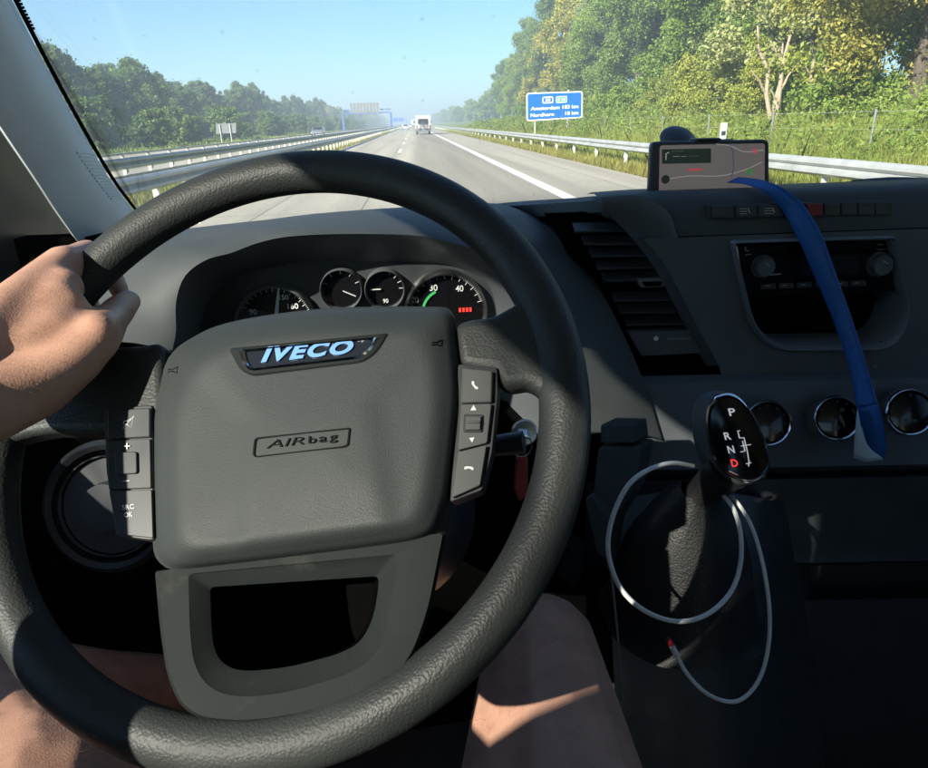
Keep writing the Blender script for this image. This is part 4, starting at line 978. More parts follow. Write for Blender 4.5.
# cut the bay: delete the faces inside, then rebuild a wall
bm = bmesh.new(); bm.from_mesh(cs.data)
org = ORG[cs.name]
def inside(p, poly):
    k = False; n_ = len(poly)
    for i in range(n_):
        a, c_ = poly[i], poly[i - 1]
        if (a.z > p.z) != (c_.z > p.z) and p.x < (c_.x - a.x) * (p.z - a.z) / (c_.z - a.z) + a.x: k = not k
    return k
bmesh.ops.subdivide_edges(bm, edges=bm.edges[:], cuts=5, use_grid_fill=True)
kill = [f for f in bm.faces if inside(f.calc_center_median() + org, ib)]
bmesh.ops.delete(bm, geom=kill, context='FACES'); bm.to_mesh(cs.data); bm.free()
cs.data.polygons.foreach_set('use_smooth', [True] * len(cs.data.polygons))
b = B(); o1 = [PY(p.x, p.y, YB - .006) for p in bay_o]
b.loft([[p + Vector((0, .01, 0)) for p in o1], o1, [a.lerp(c_, .5) + Vector((0, -.005, 0)) for a, c_ in zip(o1, ib)], ib, [p + Vector((0, .07, 0)) for p in ib]], True); obj('bay_rim', b, M['trim'], db, angle=50)
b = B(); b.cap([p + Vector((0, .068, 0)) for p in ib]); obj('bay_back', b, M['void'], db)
# radio
YR = .935
def rq(pts, Y=YR): return [PY(x, y, Y) for x, y in pts]
b = B(); b.prism(rq(rounded([(736, 246), (890, 241), (899, 291), (743, 297)], 2)), (0, .05, 0)); ra_ = obj('radio', b, M['gloss'], db, bevel=.0015)
b = B(); b.prism(rq([(760, 253), (872, 249.5), (872, 253), (760, 256.5)], YR - .0012), (0, .001, 0)); obj('disc_slot', b, M['void'], ra_)
b = B(); b.prism(rq([(800, 258), (858, 256), (860, 274), (802, 276)], YR - .0012), (0, .001, 0)); obj('display', b, M['window_dark'], ra_)
for kx, ky, kr in ((762, 266, 10), (878, 264, 11)):
    c = PY(kx, ky, YR); r = kr * .945 / F * .96
    b = B(); b.lathe(c, (0, -1, 0), [(r * 1.25, 0), (r * 1.22, .003), (r * 1.1, .004), (r * 1.05, .002), (r * 1.0, .012), (r * .92, .014), (0, .013)], 36); kn = obj('knob', b, M['dash_smooth'], ra_)
    b = B(); b.bar(c + Vector((-r * .2, -.0145, r * .5)), c + Vector((r * .3, -.0145, r * .2)), .0008, .0006); obj('knob_mark', b, M['print'], kn)
b = B(); b.tube(spline(rq([(746, 246.8), (745, 248.6), (746.2, 250.6), (748.6, 251)], YR - .0015), 8), .0006, 5); b.bar(PY(745.5, 254.8, YR - .0015), PY(751, 254.5, YR - .0015), .0014, .0005)
b.bar(PY(877, 244.8, YR - .0015), PY(883, 244.5, YR - .0015), .0014, .0005); b.bar(PY(878, 249.6, YR - .0015), PY(885, 249.2, YR - .0015), .0016, .0005); obj('symbol', b, M['print'], ra_)
for i in range(6):
    x = 767 + i * 18; y = 286 - i * .6
    b = B(); b.prism(rq(rounded([(x - 7, y + 3), (x + 8, y + 2.6), (x + 8, y - 2.6), (x - 7, y - 2.2)], 1)), (0, -.003, 0)); bt = obj('button', b, M['black'], ra_, bevel=.0006)
    q_ = B(); q_.bar(PY(x - 2.5, y, YR - .0034), PY(x + 3, y - .1, YR - .0034), .0014, .0004); obj('symbol', q_, M['print'], bt)
b = B(); b.bar(PY(770, 275, YR - .002), PY(781, 274, YR - .002), .0012, .0008); obj('index_mark', b, M['print'], ra_)
b = B(); b.prism(rq([(735, 246), (737.5, 246), (745, 297), (742.5, 297)], YR - .003), (0, .004, 0)); obj('edge_strip', b, M['brushed'], ra_)
# switch strip in the pad
YS = .936
b = B(); b.prism([PY(p.x, p.y, YS) for p in rounded([(708, 219.5), (893, 215.5), (891, 200.5), (707, 205)], 3)], (0, .012, 0)); st = obj('switch_strip', b, M['black'], db, bevel=.001)
for i, (x0, x1, mm) in enumerate(((711, 733, 'black'), (734, 756, 'black'), (757, 782, 'black'), (806, 821.5, 'hazard'), (823, 839, 'black'), (840, 856, 'black'), (857, 873, 'black'), (874, 890, 'black'))):
    y0 = 219 - (x0 - 708) * .0225; b = B()
    b.prism([PY(p.x, p.y, YS) for p in rounded([(x0, y0 - 1), (x1, y0 - 1.3), (x1, y0 - 13.2), (x0, y0 - 12.8)], 1)], (0, -.0035, 0)); bt = obj('switch', b, M[mm], st, bevel=.0008)
    cx_ = (x0 + x1) / 2; c_ = y0 - 7
    if i in (1, 2):
        b = B()
        for q in range(3): b.bar(PY(cx_ - 5, c_ - 2.5 + 2.5 * q, YS - .0042), PY(cx_ + (2 if i == 1 else 4), c_ - 2.5 + 2.5 * q, YS - .0042), .0008, .0005)
        b.bar(PY(cx_ + 3, c_ - 3, YS - .0042), PY(cx_ + 5, c_ + 2, YS - .0042), .001, .0005); obj('symbol', b, M['print'], bt)
    elif i > 3:
        b = B(); b.bar(PY(cx_ - 2, c_, YS - .0042), PY(cx_ + 2, c_, YS - .0042), .0014, .0005); obj('symbol', b, M['trim'], bt)
# curved satin trim between vent and stack
tl = spline([PY(x, y, .930) for x, y in ((599, 196), (612, 204), (627, 218), (641, 234), (665, 266), (684, 300), (700, 332), (717, 363))], 40)
tl2 = spline([PY(x, y, .934) for x, y in ((600, 212), (618, 216), (634, 224), (652, 240), (676, 268), (694, 300), (710, 333), (724, 362))], 40)
tl0 = spline([PY(x, y, .95) for x, y in ((601, 216), (614, 220), (624, 229), (636, 243), (655, 269), (672, 300), (688, 333), (706, 366))], 40)
tl3 = spline([PY(x, y, .932) for x, y in ((601, 197), (640, 196), (668, 212), (676, 233), (688, 262), (700, 296), (713, 330), (727, 360))], 40)
b = B(); b.loft([tl0] + [[a.lerp(c_, t) + Vector((0, -.008 * math.sin(math.pi * t) ** .6, 0)) for a, c_ in zip(tl0, tl3)] for t in (.08, .25, .5, .75, .92)] + [tl3]); obj('vent_trim', b, M['dash_smooth'], db, angle=70)
# centre vent
vb = [PY(p[0], p[1], .985) for p in ((545, 214), (600, 212), (640, 243), (692, 356), (648, 360), (594, 296))]
b = B(); b.prism(vb, (0, .01, 0)); vt = obj('air_vent', b, M['void'], db)
for i, y in enumerate((228, 241, 253, 265, 277, 297, 309, 321)):
    xl = float(np.interp(y, [215, 245, 290, 340], [570, 592, 615, 640])) - 6; xr = float(np.interp(y, [215, 245, 266, 300, 332], [622, 642, 657, 675, 690]))
    b = B(); a, c_ = PY(xl, y, .965), PY(xr, y - 1, .962); b.box((a + c_) / 2, ((c_ - a).length, .022, .0035), ((c_ - a).normalized(), Vector((0, .9, .42)).normalized(), (c_ - a).normalized().cross(Vector((0, .9, .42)).normalized()))); obj('slat', b, M['black'], vt, bevel=.001)
b = B(); b.prism([PY(p.x, p.y, .95) for p in rounded([(641, 288), (664, 287), (666, 278), (637, 279)], 2)], (0, .02, 0)); tb = obj('vent_tab', b, M['trim'], vt, bevel=.002)
b = B(); b.prism([PY(p.x, p.y, .948) for p in rounded([(645, 286.5), (661, 286), (662, 281.5), (642, 282)], 1)], (0, .003, 0)); obj('tab_recess', b, M['void'], tb)
b = B(); b.prism([PY(x, y, .945) for x, y in ((628, 332), (712, 330), (722, 352), (642, 356))], (0, .02, 0)); sp = obj('vent_slider_plate', b, M['dash_smooth'], db)
b = B(); b.lathe(PY(656, 338.5, .944), (0, -1, 0), [(0, .001), (.0036, .001), (.0036, -.001)], 20); obj('open_mark', b, M['print'], sp)
b = B(); b.lathe(PY(700.5, 339, .944), (0, -1, 0), [(.0022, .001), (.0036, .001), (.0036, -.001)], 20); obj('closed_mark', b, M['print'], sp)
b = B(); b.bar(PY(666, 339, .943), PY(690, 338.5, .943), .006, .004); obj('slider', b, M['trim'], sp, bevel=.001)
# lower centre: recessed band with the three dials, trays below
xs2 = [586, 640, 720, 800, 880, 960, 1120]
def row2(y, Y, slope=-.02): return spline([PY(x, y + slope * (x - 640), Y) for x in xs2], 30)
b = B(); b.loft([row2(376, .925), row2(384, .905), row2(392, .90), row2(455, .885), row2(470, .87), row2(478, .90)]); obj('climate_panel', b, M['dash_smooth'], db, angle=50)
b = B(); b.loft([row2(478, .90), row2(482, .86), row2(500, .855), row2(560, .835), row2(566, .83), row2(569, .88), row2(600, .875)]); obj('storage_tray', b, M['black'], db, angle=40)
b = B(); b.loft([row2(600, .875), row2(604, .83), row2(640, .82), row2(760, .80), row2(1000, .80)]); obj('lower_console', b, M['black'], db, angle=40)
axd = Vector((-.16, -.93, .34)).normalized()
for i, (cx_, cy_, rp_) in enumerate(((767, 423, 26), (836, 418, 25.5), (909, 412, 27))):
    c_ = PY(cx_, cy_, .86); r = rp_ * .90 / F
    b = B(); b.lathe(c_, axd, [(r * .98, -.03), (r * 1.0, -.004), (r * .99, .001), (r * .955, .0045), (r * .91, .006), (r * .865, .005), (r * .835, .002), (r * .82, -.003)], 56); dl = obj('climate_dial', b, M['chrome'], db, angle=50)
    b = B(); b.lathe(c_, axd, [(r * .83, -.003), (r * .78, .003), (r * .55, .0045), (0, .005)], 48); fo = obj('dial_face', b, M['gloss'], dl)
    b = B(); ux = axd.cross(Vector((0, 0, 1))).normalized() * -1; uz = ux.cross(axd) * -1
    if uz.z < 0: uz = -uz
    if ux.x < 0: ux = -ux
    for k in range(9):
        a = R(-120 + 30 * k); d_ = ux * math.sin(a) + uz * math.cos(a); b.bar(c_ + axd * .0035 + d_ * r * .66, c_ + axd * .0035 + d_ * r * .76, .0010, .0006)
    obj('dial_marks', b, M['trim'], dl)
    if i == 2: text_quad('lettering', 'AUTO', [c_ + axd * .0055 + ux * (x * .008) + uz * (z * .0022 - .012) for x, z in ((-1, -1), (1, -1), (1, 1), (-1, 1))], M['trim'], dl, 0, .02)
    if i == 1:
        for k, (dx, dzz) in enumerate(((.006, .012), (-.008, -.001), (.006, -.003), (.001, -.013))):
            b = B(); b.lathe(c_ + axd * .0052 + ux * dx + uz * dzz, axd, [(.0016, 0), (.0026, 0), (.0026, .0006), (.0016, .0006)], 14); obj('symbol', b, M['trim'], dl)
# small knobs between the dials
for x, y in ((806, 415), (874, 366), (872, 393)):
    b = B(); b.lathe(PY(x, y, .893), axd, [(.004, -.002), (.004, .002), (0, .003)], 16); obj('stud', b, M['dash_smooth'], db)

# ------------------------------------------------------------------ phone on the dash
phn = thing('phone', 'phone in a black case showing a map, propped on the dashboard', 'phone', PY(710, 192, 1.02))
YPh = 1.02
pc = [(649, 196), (769.5, 189), (769.5, 139.5), (651.5, 142)]
b = B(); b.prism([PY(p.x, p.y, YPh) for p in rounded(pc, 6)], (0, .014, 0)); obj('case', b, M['black'], phn, bevel=.003)
b = B(); b.prism([PY(p.x, p.y, YPh - .0016) for p in rounded([(659, 195.5), (764.5, 189.5), (765, 143.5), (660, 145.5)], 3)], (0, .0012, 0)); sc_ = obj('screen', b, M['screen_base'], phn)
def sq(pts, Y=YPh - .0022): return [PY(x, y, Y) for x, y in pts]
b = B(); b.prism(sq([(662, 164), (711, 163), (711, 148.5), (662, 149.5)]), (0, .0004, 0)); obj('direction_card', b, M['screen_dark'], sc_)
b = B(); b.tube([*sq([(666, 160), (666, 154), (669, 152.5)], YPh - .0028)], .0007, 5); obj('turn_arrow', b, M['screen_text'], sc_)
b = B(); b.bar(*sq([(673, 156.6), (679, 156.5)], YPh - .0026), .0045, .0003); b.bar(*sq([(681, 156.5), (686, 156.4)], YPh - .0026), .0045, .0003); obj('card_text', b, M['screen_text'], sc_)
b = B(); b.bar(*sq([(689, 156.5), (699, 156.3)], YPh - .0026), .0006, .0004); b.bar(*sq([(672, 151.5), (684, 151.2)], YPh - .0026), .0008, .0004); obj('card_line', b, M['screen_green'], sc_)
b = B(); b.lathe(sq([(665.5, 179.5)], YPh - .0024)[0], (0, -1, 0), [(0, .0004), (.0062, .0004), (.0062, 0)], 24); obj('speed_circle', b, M['screen_dark'], sc_)
b = B(); b.tube(spline(sq([(730, 146), (733, 152), (733.5, 162), (733, 172), (731, 178), (738, 182)], YPh - .0026), 16), .0008, 5); obj('route', b, M['screen_route'], sc_)
b = B(); b.tube(spline(sq([(716, 144), (730, 146), (745, 152), (764, 150)], YPh - .0024), 12), .0004, 4); b.tube(spline(sq([(762, 162), (745, 170), (720, 176), (690, 176), (662, 180)], YPh - .0024), 12), .0004, 4); obj('map_road', b, M['screen_text'], sc_)
b = B(); b.prism(sq([(752.5, 150), (755, 148.2), (757, 149.5), (757.5, 151.5), (755, 154.5), (752.8, 152.6)], YPh - .0026), (0, .0004, 0)); obj('map_pin', b, M['screen_red'], sc_)
b = B(); b.prism(sq([(745, 171), (750, 167), (754, 171), (752, 175), (746, 175)], YPh - .0026), (0, .0004, 0)); obj('map_icon', b, M['screen_green'], sc_)
b = B(); b.prism(sq([(688, 171), (702, 170.6), (702, 168.6), (688, 169)], YPh - .0026), (0, .0003, 0)); obj('map_line', b, M['screen_red'], sc_)
# holder with its suction cup, behind the phone
ph = thing('phone_holder', 'black suction cup phone holder behind the phone', 'phone holder', PY(700, 170, 1.06))
c_ = PY(679, 141, 1.10); b = B(); b.lathe(c_, (.16, -.62, .76), [(.029, -.006), (.031, -.002), (.0305, .001), (.027, .006), (.020, .011), (.010, .014), (0, .0145)], 40); obj('suction_cup', b, M['black'], ph)
b = B(); b.tube(spline([c_, c_ + Vector((.02, -.01, -.02)), PY(706, 150, 1.055)], 8), .007, 10); obj('arm', b, M['black'], ph)
b = B(); b.prism([PY(p.x, p.y, 1.036) for p in rounded([(690, 172), (735, 171), (735, 139), (690, 140)], 3)], (0, .012, 0)); b.prism([PY(x, y, 1.018) for x, y in ((697, 141.5), (722, 141), (722, 138), (697, 138.6))], (0, .03, 0)); obj('cradle', b, M['black'], ph, bevel=.002)

# ------------------------------------------------------------------ blue lanyard over the dash edge
la_ = thing('lanyard', 'flat blue ribbon hanging over the dashboard edge in front of the radio', 'lanyard', PY(850, 300, .87))
Ls = [(727, 182.5, 1.0), (744, 184, .965), (761, 190, .940), (773, 200, .932), (784, 213, .928), (798, 239, .915), (814, 275, .905), (834, 323, .895), (850, 372, .870), (857, 408, .835)]
Rs = [(738, 177.5, 1.0), (760, 180, .962), (778, 186, .936), (791, 194, .928), (802, 203, .925), (820, 231, .910), (832, 263, .900), (852, 319, .890), (866, 364, .866), (878, 404, .832)]
Lq, Rq = spline(yy(Ls), 60), spline(yy(Rs), 60)
b = B(); mids = [a.lerp(c_, .5) + Vector((0, -.0035, .001)) for a, c_ in zip(Lq, Rq)]
b.loft([Lq, [a.lerp(c_, .25) + Vector((0, -.0022, 0)) for a, c_ in zip(Lq, Rq)], mids, [a.lerp(c_, .75) + Vector((0, -.001, 0)) for a, c_ in zip(Lq, Rq)], Rq]); obj('ribbon', b, M['strap'], la_, solid=.0012)
for t_ in (.10, .90):
    b = B(); b.tube([a.lerp(c_, t_) + Vector((0, -.0019, .0004)) for a, c_ in zip(Lq, Rq)], .0005, 5); obj('stitching', b, M['strap'], la_)
b = B(); b.loft([spline(yy([(857, 408, .834), (862, 430, .828), (867, 461, .822)]), 8), spline(yy([(868, 406, .826), (877, 430, .82), (884, 458, .818)]), 8), spline(yy([(878, 404, .832), (883, 425, .826), (886, 449, .822)]), 8)]); obj('ribbon_end', b, M['strap'], la_, solid=.0012)
b = B(); b.loft([spline(yy([(857.5, 409, .830), (855, 432, .822), (853.5, 458, .816)]), 8), spline(yy([(860, 425, .824), (863, 440, .816), (866, 462, .812)]), 8), spline(yy([(862, 428, .824), (868, 446, .815), (884, 459, .812)]), 8)]); obj('ribbon_lining', b, M['strap_label'], la_, solid=.001)

# ------------------------------------------------------------------ steering wheel
WC = EYE + Vector((-.112683, .446368, -.187950))
WA = Vector((.96632, -.25734, 0)).normalized(); WN = Vector((-.190579, -.715639, .671968)).normalized(); WB = WN.cross(WA)
def W(px, py, h=0.0): return PP(px, py, WC + WN * h, WN)
sw_ = thing('steering_wheel', 'dark grained steering wheel with airbag pad in front of the driver', 'steering wheel', WC)
b = B(); rows = []; NT = 160
for i in range(NT):
    a = 2 * math.pi * i / NT; rd = WA * math.cos(a) + WB * math.sin(a); rows.append([])
    for k in range(28):
        t = 2 * math.pi * k / 28
        rr = .0165 * (1 + .05 * math.cos(2 * t)); rows[-1].append(WC + rd * (.2075 + rr * .97 * math.cos(t)) + WN * (rr * 1.03 * math.sin(t)))
rows.append(rows[0]); b.loft(rows, True); rim = obj('rim', b, M['rim'], sw_)
def spoke(name, px_front, h0, depth, m='rim', bev=.008):
    b = B(); b.prism([W(p.x, p.y, h0) for p in px_front], -WN * depth); return obj(name, b, M[m], sw_, bevel=bev, seg=4)
V2 = lambda L: [Vector(p) for p in L]
spoke('spoke', V2([(452, 322), (470, 317), (492, 314), (512, 303), (532, 288), (556, 300), (566, 345), (567, 400), (553, 420), (543, 398), (536, 387), (524, 384), (503, 388), (492, 370), (458, 366)]), .010, .022)
spoke('spoke', V2([(160, 340), (140, 344), (110, 346), (70, 340), (46, 352), (8, 395), (-4, 430), (4, 440), (28, 434), (46, 431), (108, 431), (140, 440), (165, 440)]), .010, .022)
# hub body behind the pad
spoke('hub', rounded(V2([(165, 345), (455, 325), (456, 400), (440, 530), (300, 548), (165, 562), (152, 480)]), 20), -.004, .05, 'black', .004)
# airbag pad: domed panel
pad_px = V2([(151, 420), (155, 396), (166, 363), (174, 351), (185, 342), (214, 327), (256, 317), (319, 309), (382, 306.5), (441, 307), (450, 310), (454.5, 317), (457.5, 346), (460, 375), (460.5, 405), (456, 450), (451.5, 489), (447, 509), (441, 525), (430, 536), (400, 544), (300, 557), (200, 569), (175, 570), (165, 567), (157, 559), (153, 545), (151, 472)])
cen = Vector((305, 440))
NP_ = 140
def closed_spline2(pts, n):
    P3 = [Vector((p.x, p.y, 0)) for p in pts]; P3 = P3 + [P3[0]]; return [Vector((q.x, q.y)) for q in spline(P3, n + 1)[:-1]]
po = closed_spline2(pad_px, NP_)
def sst(a, b_, x): t = min(max((x - a) / (b_ - a), 0), 1); return t * t * (3 - 2 * t)
crease = [Vector(p) for p in ((190, 318), (208, 372), (246, 420), (240, 548), (392, 530), (372, 400), (420, 352), (425, 318))]
def in2(p, poly):
    k = False
    for i in range(len(poly)):
        a, c_ = poly[i], poly[i - 1]
        if (a.y > p.y) != (c_.y > p.y) and p.x < (c_.x - a.x) * (p.y - a.y) / (c_.y - a.y) + a.x: k = not k
    return k
def dist2(p, poly):
    best = 1e9
    for i in range(len(poly)):
        a, c_ = poly[i - 1], poly[i]; ab = c_ - a; t = min(max((p - a).dot(ab) / max(ab.dot(ab), 1e-9), 0), 1); best = min(best, (p - a - ab * t).length)
    return best
def pad_h(q, s):
    h = .0285 - .012 * (1 - sst(1.0, .80, s)) - .010 * (1 - sst(1.0, .93, s)) ** 2
    d_ = dist2(q, crease) * (1 if in2(q, crease) else -1)
    return h + .0024 * sst(-16, 14, d_) * sst(1.0, .8, s) + .003 * sst(.8, 0, s)
rows = [[W(p.x, p.y, -.006) for p in po]]
for s in (1.0, .995, .985, .97, .95, .925, .89, .85, .8, .75, .7, .64, .58, .52, .46, .40, .34, .28, .22, .16, .10, .05):
    r_ = []
    for p in po:
        q = cen + (p - cen) * s; r_.append(W(q.x, q.y, pad_h(q, s)))
    rows.append(r_)
b = B(); b.loft(rows, True); b.cap(rows[-1]); pad = obj('airbag_pad', b, M['pad'], sw_, angle=60)
def padpt(px, py, lift=0.0):
    """point of the pad's face on the lens ray."""
    q = Vector((px, py)); d_ = q - cen; s = 0.0
    for k in range(NP_):
        a, c_ = po[k] - cen, po[(k + 1) % NP_] - cen
        den = a.x * c_.y - a.y * c_.x
        if abs(den) < 1e-9: continue
        u, v = (d_.x * c_.y - d_.y * c_.x) / den, (a.x * d_.y - a.y * d_.x) / den
        if u >= -1e-9 and v >= -1e-9: s = u + v; break
    return W(px, py, pad_h(q, s) + lift)
# badge
bo = rounded(V2([(229, 348.5), (389, 333), (378, 352), (364, 362.5), (252, 376.5), (240, 370)]), [3, 3, 8, 8, 8, 8], 4)
bi = rounded(V2([(238.5, 349.8), (380.5, 336.5), (370.5, 351), (359, 358.7), (251, 371), (243.5, 365)]), [2.5, 2.5, 6, 6, 6, 6], 4)
bf = rounded(V2([(244.5, 351.5), (373.5, 339.2), (366, 350.5), (357.5, 355.8), (252.5, 367.6), (247.5, 363)]), [2, 2, 5, 5, 5, 5], 4)
l0 = [padpt(p.x, p.y, .0003) for p in bo]; l1 = [padpt(p.x, p.y, .0022) for p in bi]; l2 = [padpt(p.x, p.y, .0024) for p in bf]; l3 = [padpt(p.x, p.y, .0012) for p in bf]
b = B(); b.loft([l0, [a.lerp(c_, .35) + WN * .0006 for a, c_ in zip(l0, l1)], [a.lerp(c_, .8) for a, c_ in zip(l0, l1)], l1], True); obj('badge_surround', b, M['wheel_trim'], pad, angle=30)
b = B(); b.loft([l1, [a.lerp(c_, .5) + WN * .0012 for a, c_ in zip(l1, l2)], l2, l3], True); obj('badge_frame', b, M['chrome'], pad, angle=50)
b = B(); b.cap(l3); obj('badge_field', b, M['badge_field'], pad)
text_quad('badge_lettering', 'IVECO', [padpt(261.5, 363.3, .0014), padpt(352.5, 354.2, .0014), padpt(355, 340.2, .0014), padpt(265, 347.6, .0014)], M['badge_blue'], pad, .0002, .045, .18, .0010, 1.16)
# moulded airbag mark, its relief shade given as dark colour
ao = rounded(V2([(252.5, 457.8), (254.5, 437.8), (350.3, 427.6), (348.5, 445.5), (344, 447.6)]), [5, 4, 2, 2, 2], 4)
ai = rounded(V2([(254.2, 456.4), (256, 439.2), (348.8, 429.2), (347, 444.6), (343, 446.2)]), [4, 3, 1.5, 1.5, 1.5], 4)
b = B(); b.ring([padpt(p.x, p.y, .0006) for p in ao], [padpt(p.x, p.y, .0006) for p in ai], WN * .0005); obj('moulded_frame', b, M['relief_shade_print'], pad)
text_quad('moulded_lettering', 'AIR', [padpt(266.5, 448.6, .0007), padpt(304, 444.3, .0007), padpt(305, 436.6, .0007), padpt(268.5, 440.6, .0007)], M['relief_shade_print'], pad, .0001, -.012, .15, .0005)
for i, ch in enumerate('bag'):
    x = 308 + i * 10.5; y = 443.6 - i * 1.1
    text_quad('moulded_lettering', ch, [padpt(x + .6, y + .2 + (1.8 if ch == 'g' else 0), .0007), padpt(x + 8.2, y - .6 + (1.8 if ch == 'g' else 0), .0007), padpt(x + 8.4, y - (8 if ch == 'b' else 6.2), .0007), padpt(x + .8, y - (7.2 if ch == 'b' else 5.4), .0007)], M['relief_shade_print'], pad, .0001, 0, 0, .0005)
# horn marks
def horn(x, y):
    b = B(); b.tube([padpt(x - 4, y + 2, .0003), padpt(x + 1, y + 1.2, .0003), padpt(x + 5, y + 3.4, .0003), padpt(x + 5.6, y - 3.4, .0003), padpt(x + 1, y - .8, .0003), padpt(x - 4, y - .4, .0003)], .0004, 5); obj('horn_mark', b, M['relief_shade_print'], pad)
horn(172, 370); horn(436, 343)
# lower trim with its opening
to = rounded(V2([(155, 571), (447, 531), (441, 560), (432, 606), (416, 652), (396, 680), (362, 697), (300, 716), (242, 723), (200, 719), (180, 706), (167, 676), (160, 630)]), [4, 4, 20, 20, 20, 16, 20, 30, 24, 18, 14, 20, 20], 4)
ti = rounded(V2([(192, 574), (396, 556), (392, 585), (388, 612), (380, 638), (368, 658), (345, 672), (290, 689), (250, 694), (226, 692), (206, 680), (196, 660), (193, 630)]), [6, 8, 20, 20, 20, 16, 16, 30, 20, 14, 14, 16, 20], 4)
tj = rounded(V2([(210, 587), (379, 576), (378, 592), (374, 614), (368, 630), (358, 644), (338, 654), (290, 667), (250, 671), (232, 669), (219, 660), (213, 645), (211, 620)]), [5, 6, 14, 14, 14, 12, 12, 24, 16, 10, 10, 12, 16], 4)
b = B(); n_ = len(to)
hs = [(to, -.012), (to, .004), (None, .0075), (ti, .006), (tj, -.010), (tj, -.022)]
rows = [[W(p.x, p.y, -.014) for p in to], [W(p.x, p.y, .005) for p in to], [W(*(p + (q - p) * .08), .0085) for p, q in zip(to, ti)], [W(*(p + (q - p) * .9), .0085) for p, q in zip(to, ti)], [W(p.x, p.y, .007) for p in ti],
        [W(*(p + (q - p) * .55), .003) for p, q in zip(ti, tj)], [W(p.x, p.y, -.001) for p in tj], [W(p.x, p.y, -.016) for p in tj]]
b.loft(rows, True); lt_ = obj('lower_trim', b, M['wheel_trim'], sw_, angle=28)
b = B(); b.loft([[W(p.x, p.y, -.0158) for p in tj], [W(*(p + (Vector((290, 620)) - p) * .05), -.11) for p in tj]], True); b.cap([W(*(p + (Vector((290, 620)) - p) * .05), -.11) for p in tj]); obj('opening_well', b, M['void'], lt_)  # shade inside the hole is put into its near-black colour
# right switch pod
def pod(px, h, m='button', name='button', bev=.0012, dep=.008): 
    b = B(); b.prism([W(p.x, p.y, h) for p in px], -WN * dep); return obj(name, b, M[m], sw_, bevel=bev)
pod(rounded(V2([(458, 364), (497, 367), (498, 392), (492, 452), (482, 490), (450, 502)]), 3), .012, 'black', 'switch_pod', .002, .014)
p1 = pod(rounded(V2([(462, 367.5), (492.5, 370.5), (491.5, 401.8), (461, 402.6)]), 2), .0165)
p2 = pod(rounded(V2([(461, 404.2), (491.4, 403.4), (487, 442.6), (458, 450)]), 2), .0160)
p3 = pod(rounded(V2([(458, 452), (486.4, 444.8), (480, 485), (452, 497.5)]), 2), .0165)
def phone_icon(cx_, cy_, ang, parent, h=.0168):
    b = B(); pts = [(-4.6, 1.6), (-4.4, -.6), (-2.4, -1.4), (2.4, -1.4), (4.4, -.6), (4.6, 1.6), (2.2, 1.6), (2.0, .6), (-2.0, .6), (-2.2, 1.6)]
    ca, sa_ = math.cos(R(ang)), math.sin(R(ang)); b.prism([W(cx_ + x * ca - y * sa_, cy_ + x * sa_ + y * ca, h) for x, y in pts], WN * .0003); obj('symbol', b, M['print'], parent)
phone_icon(474.5, 385.5, -125, p1); phone_icon(469, 468, 5, p3)
b = B(); b.prism([W(x, y, .0163) for x, y in ((470.5, 410.5), (476.5, 410.2), (473.6, 405.0))], WN * .0003); b.prism([W(x, y, .0163) for x, y in ((469.3, 438.2), (474.5, 437.4), (472.2, 442.6))], WN * .0003); obj('arrow', b, M['print'], p2)
b = B(); b.prism([W(p.x, p.y, .0162) for p in rounded(V2([(464, 414.5), (483.5, 415), (482.5, 432.5), (463.5, 432.5)]), 2)], WN * .0012); obj('rocker_frame', b, M['black'], p2, bevel=.0006)
b = B(); b.prism([W(p.x, p.y, .0175) for p in rounded(V2([(466, 417), (481.5, 417.3), (480.5, 430.5), (465.5, 430.5)]), 1)], WN * .0020); b.bar(W(466.5, 422, .0198), W(480.5, 422.2, .0198), .0016, .0012); obj('rocker', b, M['button'], p2, bevel=.0006)
# left switch pod: buttons darker than the right, carrying the arm's shade as colour
pod(rounded(V2([(104, 408), (152, 405), (154, 540), (147, 540), (116, 536), (106, 470)]), 3), .012, 'black', 'switch_pod', .002, .014)
q1 = pod(rounded(V2([(107, 410), (150, 407.5), (150, 437), (107, 439)]), 2), .0145, 'black')
q2 = pod(rounded(V2([(107, 440.6), (150, 438.6), (151, 488), (108.5, 489.5)]), 2), .0140, 'black')
q3 = pod(rounded(V2([(108.8, 491), (151.5, 489.5), (153, 538), (117.5, 534)]), 2), .0145, 'black')
b = B(); b.tube([W(124, 421, .0147), W(128, 421, .0147), W(133.5, 417, .0147), W(131, 427.5, .0147), W(127.5, 424.5, .0147), W(123.6, 424, .0147), W(124, 421, .0147)], .0004, 4); b.bar(W(123, 428.5, .0147), W(134, 416, .0147), .0006, .0004); obj('symbol', b, M['print'], q1)
text_quad('symbol', '+', [W(124.5, 449.5, .0143), W(130.5, 449.2, .0143), W(130.5, 443.2, .0143), W(124.5, 443.5, .0143)], M['print'], q2); b = B(); b.bar(W(123, 481, .0143), W(130, 480.5, .0143), .0008, .0004); obj('symbol', b, M['print'], q2)
b = B(); b.prism([W(p.x, p.y, .0142) for p in rounded(V2([(116, 453), (138, 452), (138.5, 474), (117, 475)]), 3)], WN * .0018); obj('rocker', b, M['black'], q2, bevel=.0006)
text_quad('lettering', 'SRC', [W(122.5, 510, .0147), W(134.5, 508.6, .0147), W(134, 504, .0147), W(122, 505.2, .0147)], M['print'], q3, 0, .01); text_quad('lettering', 'OK', [W(124.5, 517.5, .0147), W(133, 516.6, .0147), W(132.6, 511.6, .0147), W(124, 512.6, .0147)], M['print'], q3, 0, .01)
